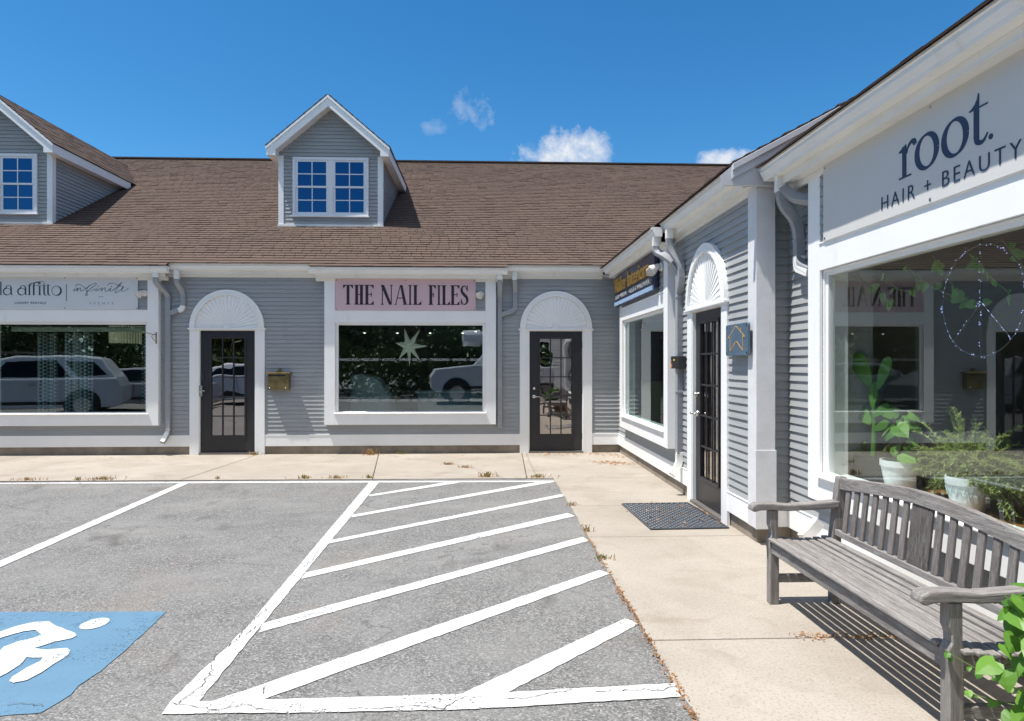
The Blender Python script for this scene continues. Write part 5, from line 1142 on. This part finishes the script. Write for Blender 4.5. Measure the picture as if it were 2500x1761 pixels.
# ------------------------------------------------------------------ the lot behind the viewer (seen in the glass)
def tree(name, x, y, h, w, seed, label, cat='tree', copy=None):
    if copy:
        c = copy.copy(); COL.objects.link(c); c.location = (x, y, 0); c.rotation_euler = (0, 0, seed); c['label'] = label
        sc = h / copy['h']; c.scale = (sc, sc, sc)
        for ch in copy.children: d = ch.copy(); COL.objects.link(d); d.parent = c
        return c
    e = empty(name, (x, y, 0), 0, label, cat, 'trees across the parking lot'); e['h'] = h; r = random.Random(seed)
    kt = MB(); kt.tube([(0, 0, 0), (.05, .05, h * .3), (-.1, .05, h * .6), (0, 0, h * .85)], [.24, .18, .11, .03], 8); kc = MB()
    cl_ = []
    for i in range(34):
        a = r.uniform(0, 6.28); t_ = r.uniform(.22, 1); rr_ = w / 2 * math.sqrt(r.random()) * (1.05 - abs(t_ - .5) * 1.1); p = Vector((rr_ * math.cos(a), rr_ * math.sin(a), h * t_)); cl_.append((p, r.uniform(.45, 1.05)))
        kt.tube([(0, 0, h * t_ * .7), p * .6 + Vector((0, 0, h * t_ * .28)), p], [.06, .04, .015], 5)
    for p, s in cl_:
        for _ in range(200):
            d = Vector((r.gauss(0, 1), r.gauss(0, 1), r.gauss(0, .8))); d = d.normalized() * s * r.uniform(.35, 1.05); q = p + d; n_ = Vector((r.uniform(-1, 1), r.uniform(-1, 1), r.uniform(-.3, 1))).normalized(); u_ = n_.orthogonal().normalized(); v_ = n_.cross(u_); z_ = r.uniform(.06, .13)
            kc.add([q - u_ * z_, q + v_ * z_ * .6, q + u_ * z_, q - v_ * z_ * .6], [(0, 1, 2, 3)], 0, r.random())
    kc.build('crown', leaf_tree, e); kt.build('trunk', bark, e); return e
T1 = tree('broadleaf_tree', -3.0, -9.5, 6.6, 5.4, 1, 'dense dark tree reflected in the middle of the nail shop window')
T2 = tree('broadleaf_tree', -8.5, -11, 7.2, 6.2, 2, 'broad tree reflected above the mailbox side door')
sp = [(-14, -9.5, 6.4, 1.1, T1, 'broad tree reflected over the roof of the white car'), (-19.5, -9, 7.4, 2.4, T2, 'outermost dark tree at the end of the row'), (2.0, -13, 6.0, .4, T2, 'tree behind the white work truck'), (6.8, -12, 6.4, 3.3, T1, 'tree standing past the work truck'), (11, -11, 6, 5, T2, 'last tree on the truck side of the row'),
      (-24, -3, 7.0, 2.2, T1, 'tree beyond the end of the parking lot'), (-25, 3.5, 6.4, .7, T2, 'tree near the far end of the shops'), (-11.2, -13.5, 7.5, 4, T1, 'tall tree in the second row behind the sedan'), (-5.8, -13.8, 7, 5.5, T2, 'second-row tree filling the gap behind the hedge'), (-16.8, -13.5, 7.5, 2.9, T1, 'second-row tree behind the sport utility vehicle')]
for x, y, h, s, c, lb in sp: tree('broadleaf_tree', x, y, h, 5, s, lb, copy=c)
k = MB(); r = random.Random(77)
for _ in range(16000):
    x = r.uniform(-26, 14); z = r.uniform(.05, 2.6) * (1 - .2 * math.sin(x)); y = -7.6 + r.gauss(0, .45); q = Vector((x, y, z)); n_ = Vector((r.uniform(-1, 1), r.uniform(-1, 1), r.uniform(-.3, 1))).normalized(); u_ = n_.orthogonal().normalized(); v_ = n_.cross(u_); z_ = r.uniform(.05, .11)
    k.add([q - u_ * z_, q + v_ * z_ * .6, q + u_ * z_, q - v_ * z_ * .6], [(0, 1, 2, 3)], 0, r.random())
o = k.build('hedge', leaf_tree); o['kind'] = 'stuff'; o['label'] = 'dark hedge along the back of the parking lot'; o['category'] = 'hedge'
k = MB(); r = random.Random(78)
for _ in range(26000):
    x = r.uniform(-44, 26); y = -17.5 + r.gauss(0, .9) + .004 * (x + 6) ** 2; hh = 5.4 + 1.3 * math.sin(x * .5) + .7 * math.sin(x * 1.3); z = hh * r.random() ** .8; q = Vector((x, y, z)); n_ = Vector((r.uniform(-1, 1), r.uniform(-1, 1), r.uniform(-.3, 1))).normalized(); u_ = n_.orthogonal().normalized(); v_ = n_.cross(u_); z_ = r.uniform(.16, .34)
    k.add([q - u_ * z_, q + v_ * z_ * .6, q + u_ * z_, q - v_ * z_ * .6], [(0, 1, 2, 3)], 0, r.random())
o = k.build('woods', leaf_tree); o['kind'] = 'stuff'; o['label'] = 'dark woods closing off the far side of the lot'; o['category'] = 'woods'
carw = M('white_car_paint', (.66, .68, .71), .25, .02); carg = M('tinted_car_glass', (.006, .007, .008), .12, .02, spec=.25); tyre = M('tyre_rubber', (.02, .02, .02), .8, .1); rim = M('alloy_wheel', (.5, .5, .5), .3, .05, metal=.8)
carb = M('maroon_car_paint', (.10, .035, .035), .25, .02); cars = M('silver_car_paint', (.36, .37, .39), .3, .02)
def car(name, x, y, rz, label, paint, Lc, Wc, body, cab, wins, wheels, wr, cat='car', rack=False):
    e = empty(name, (x, y, ZA), rz, label, cat); k = MB()
    def loft(k, pl, w0, w1, zt0, zt1, mi=0):
        n = len(pl)
        def hw(z): t_ = min(1, max(0, (z - zt0) / (zt1 - zt0))); return w0 / 2 * (1 - t_) + w1 / 2 * t_
        vs = [(a, -hw(b), b) for a, b in pl] + [(a, hw(b), b) for a, b in pl]
        k.add(vs, [tuple(range(n)), tuple(range(2 * n - 1, n - 1, -1))] + [(i, i + n, (i + 1) % n + n, (i + 1) % n) for i in range(n)], mi); return hw
    loft(k, body, Wc, Wc * .97, .3, 1.1); k.build('body', paint, e, bevel=.04)
    k = MB(); z0 = min(b for a, b in cab); z1 = max(b for a, b in cab); hw = loft(k, cab, Wc * .95, Wc * .74, z0, z1); k.build('cabin', paint, e, bevel=.05)
    for wn in wins:
        for s in (-1, 1):
            k = MB(); n = len(wn); k.add([(a, s * (hw(b) + .006), b) for a, b in wn] + [(a, s * (hw(b) - .02), b) for a, b in wn], [tuple(range(n)), tuple(range(2 * n - 1, n - 1, -1))] + [(i, i + n, (i + 1) % n + n, (i + 1) % n) for i in range(n)]); k.build('side_window', carg, e)
    # windscreen
    fr = sorted(cab, key=lambda p: p[1])[-2:]; lo = [p for p in cab if p[1] < z0 + .02]; a0 = min(lo)[0]; a1 = min(p[0] for p in cab if p[1] > z1 - .12)
    w = lambda b: hw(b) - .07
    nx = -(z1 - z0); k = MB(); b0, b1 = z0 + .05, z1 - .08
    def ax(b): return a0 + (a1 - a0) * (b - z0) / (z1 - .05 - z0) - .012
    k.add([(ax(b0), -w(b0), b0), (ax(b0), w(b0), b0), (ax(b1), w(b1), b1), (ax(b1), -w(b1), b1)], [(0, 1, 2, 3)]); k.build('windscreen', carg, e)
    for wx in wheels:
        for s in (-1, 1):
            k = MB(); k.lathe([(0, -.11), (wr * .6, -.11), (wr * .95, -.10), (wr, -.06), (wr, .06), (wr * .95, .10), (wr * .6, .11), (0, .11)], (wx, s * (Wc / 2 - .10), wr), 24, 'y'); wh = k.build('wheel', tyre, e)
            k = MB(); k.lathe([(0, s * .04 + (Wc / 2 - .10) * 0), (wr * .3, s * .02), (wr * .62, s * .012)], (wx, s * (Wc / 2 + .012 - .0), wr), 10, 'y'); k.build('rim', rim, wh)
            k = MB(); k.prism([(wx + (wr + .09) * math.cos(R(a)), max(.18, wr + (wr + .09) * math.sin(R(a)))) for a in range(-30, 211, 15)], s * (Wc / 2 - .06), s * (Wc / 2 + .006), 'y'); k.build('wheel_arch', black, e)
    lo_z = min(b for a, b in body) + .12
    k = MB()
    for s in (-1, 1):
        y_ = s * (Wc / 2 + .003)
        for dx in (-.62, .42, 1.32): k.box(dx - .008, dx + .008, min(y_, y_ - s * .02), max(y_, y_ - s * .02), lo_z + .15, z0 + .02)
        k.box(-Lc * .30, Lc * .30, min(y_, y_ - s * .02), max(y_, y_ - s * .02), lo_z, lo_z + .09)
    k.build('door_seams', black, e)
    for dx in (.22, 1.16):
        for s in (-1, 1): k = MB(); y_ = s * (Wc / 2 + .02); k.box(dx - .09, dx + .09, min(y_, y_ - s * .03), max(y_, y_ - s * .03), z0 - .16, z0 - .12); k.build('door_handle', silver, e, bevel=.008)
    for s in (-1, 1): k = MB(); k.box(a0 + .35, a0 + .48, s * (Wc / 2 + .02) - .09, s * (Wc / 2 + .02) + .09, z0 + .02, z0 + .20); k.build('mirror', paint, e, bevel=.03)
    for s in (-1, 1): k = MB(); k.box(body[0][0] - .012 + .03, body[0][0] + .12, s * Wc * .36 - .18, s * Wc * .36 + .18, .66, .84); k.build('headlight', lampg, e, bevel=.02)
    if rack:
        for s in (-1, 1): k = MB(); k.tube([(-.9, s * .55, z1 + .0), (-.8, s * .55, z1 + .07), (1.4, s * .55, z1 + .07), (1.5, s * .55, z1)], .02, 6); k.build('roof_rack', bronze, e)
    return e
suvb = [(-2.35, .35), (-2.38, .75), (-2.25, .98), (-1.2, 1.12), (2.25, 1.14), (2.36, .9), (2.38, .4), (2.2, .3), (-2.2, .28)]
suvc = [(-1.35, 1.08), (-.55, 1.68), (-.2, 1.76), (1.3, 1.78), (1.85, 1.70), (2.28, 1.10)]
suvw = [[(-.75, 1.16), (-.40, 1.60), (.75, 1.64), (1.12, 1.16)], [(1.30, 1.18), (.96, 1.62), (1.66, 1.60), (2.02, 1.22)]]
car('sport_utility_vehicle', -13.0, 3.1, R(-20), 'white sport utility vehicle with dark windows mirrored in the rental shop window', carw, 4.75, 1.9, suvb, suvc, suvw, (-1.48, 1.42), .37, 'car', True)
sb_ = [(-2.3, .3), (-2.35, .62), (-2.0, .80), (-1.0, .92), (2.1, .95), (2.32, .8), (2.33, .4), (2.1, .26), (-2.1, .26)]; sc_ = [(-1.15, .90), (-.35, 1.38), (.8, 1.42), (1.5, 1.25), (2.0, .94)]
sw_ = [[(-.75, .98), (-.25, 1.32), (.75, 1.35), (1.3, 1.20), (1.5, .99)]]
car('sedan', -11.6, .2, 0, 'silver sedan parked behind the white sport utility vehicle', cars, 4.6, 1.8, sb_, sc_, sw_, (-1.42, 1.38), .33)
car('estate_car', -9.4, -2.6, 0, 'white estate car mirrored in the keypad door glass', carw, 4.6, 1.85, suvb, [(a, 1.05 + (b - 1.05) * .75) for a, b in suvc], [[(a, 1.08 + (b - 1.08) * .72) for a, b in w] for w in suvw], (-1.45, 1.40), .35)
tk = car('work_truck', .75, -3.6, R(-6), 'white work truck with a long bonnet mirrored in the nail shop window', carw, 6, 2.2, [(-2.9, .6), (-2.95, 1.05), (-2.75, 1.35), (-1.2, 1.50), (.9, 1.52), (.9, .62), (-2.7, .5)], [(-1.35, 1.46), (-.75, 2.15), (-.55, 2.22), (.85, 2.24), (.9, 1.5)], [[(-.80, 1.55), (-.50, 2.05), (.35, 2.08), (.35, 1.56)]], (-1.95, 3.2), .46, 'truck')
k = MB(); k.box(.95, 4.6, -1.1, 1.1, .75, 1.5); k.box(.9, 4.6, -.4, .4, .5, .75); k.build('truck_bed', carw, tk, bevel=.04)
k = MB(); k.tube([(-1.3, 0, 2.55), (4.6, 0, 2.75)], .24, 12); k.lathe([(0, 0), (.32, .05), (.34, .7), (.2, .8)], (-1.7, 0, 2.53), 14, 'x'); k.tube([(3.6, 0, 1.4), (3.6, 0, 2.7)], .16, 8); k.build('boom', MATS['white_car_paint'], tk)
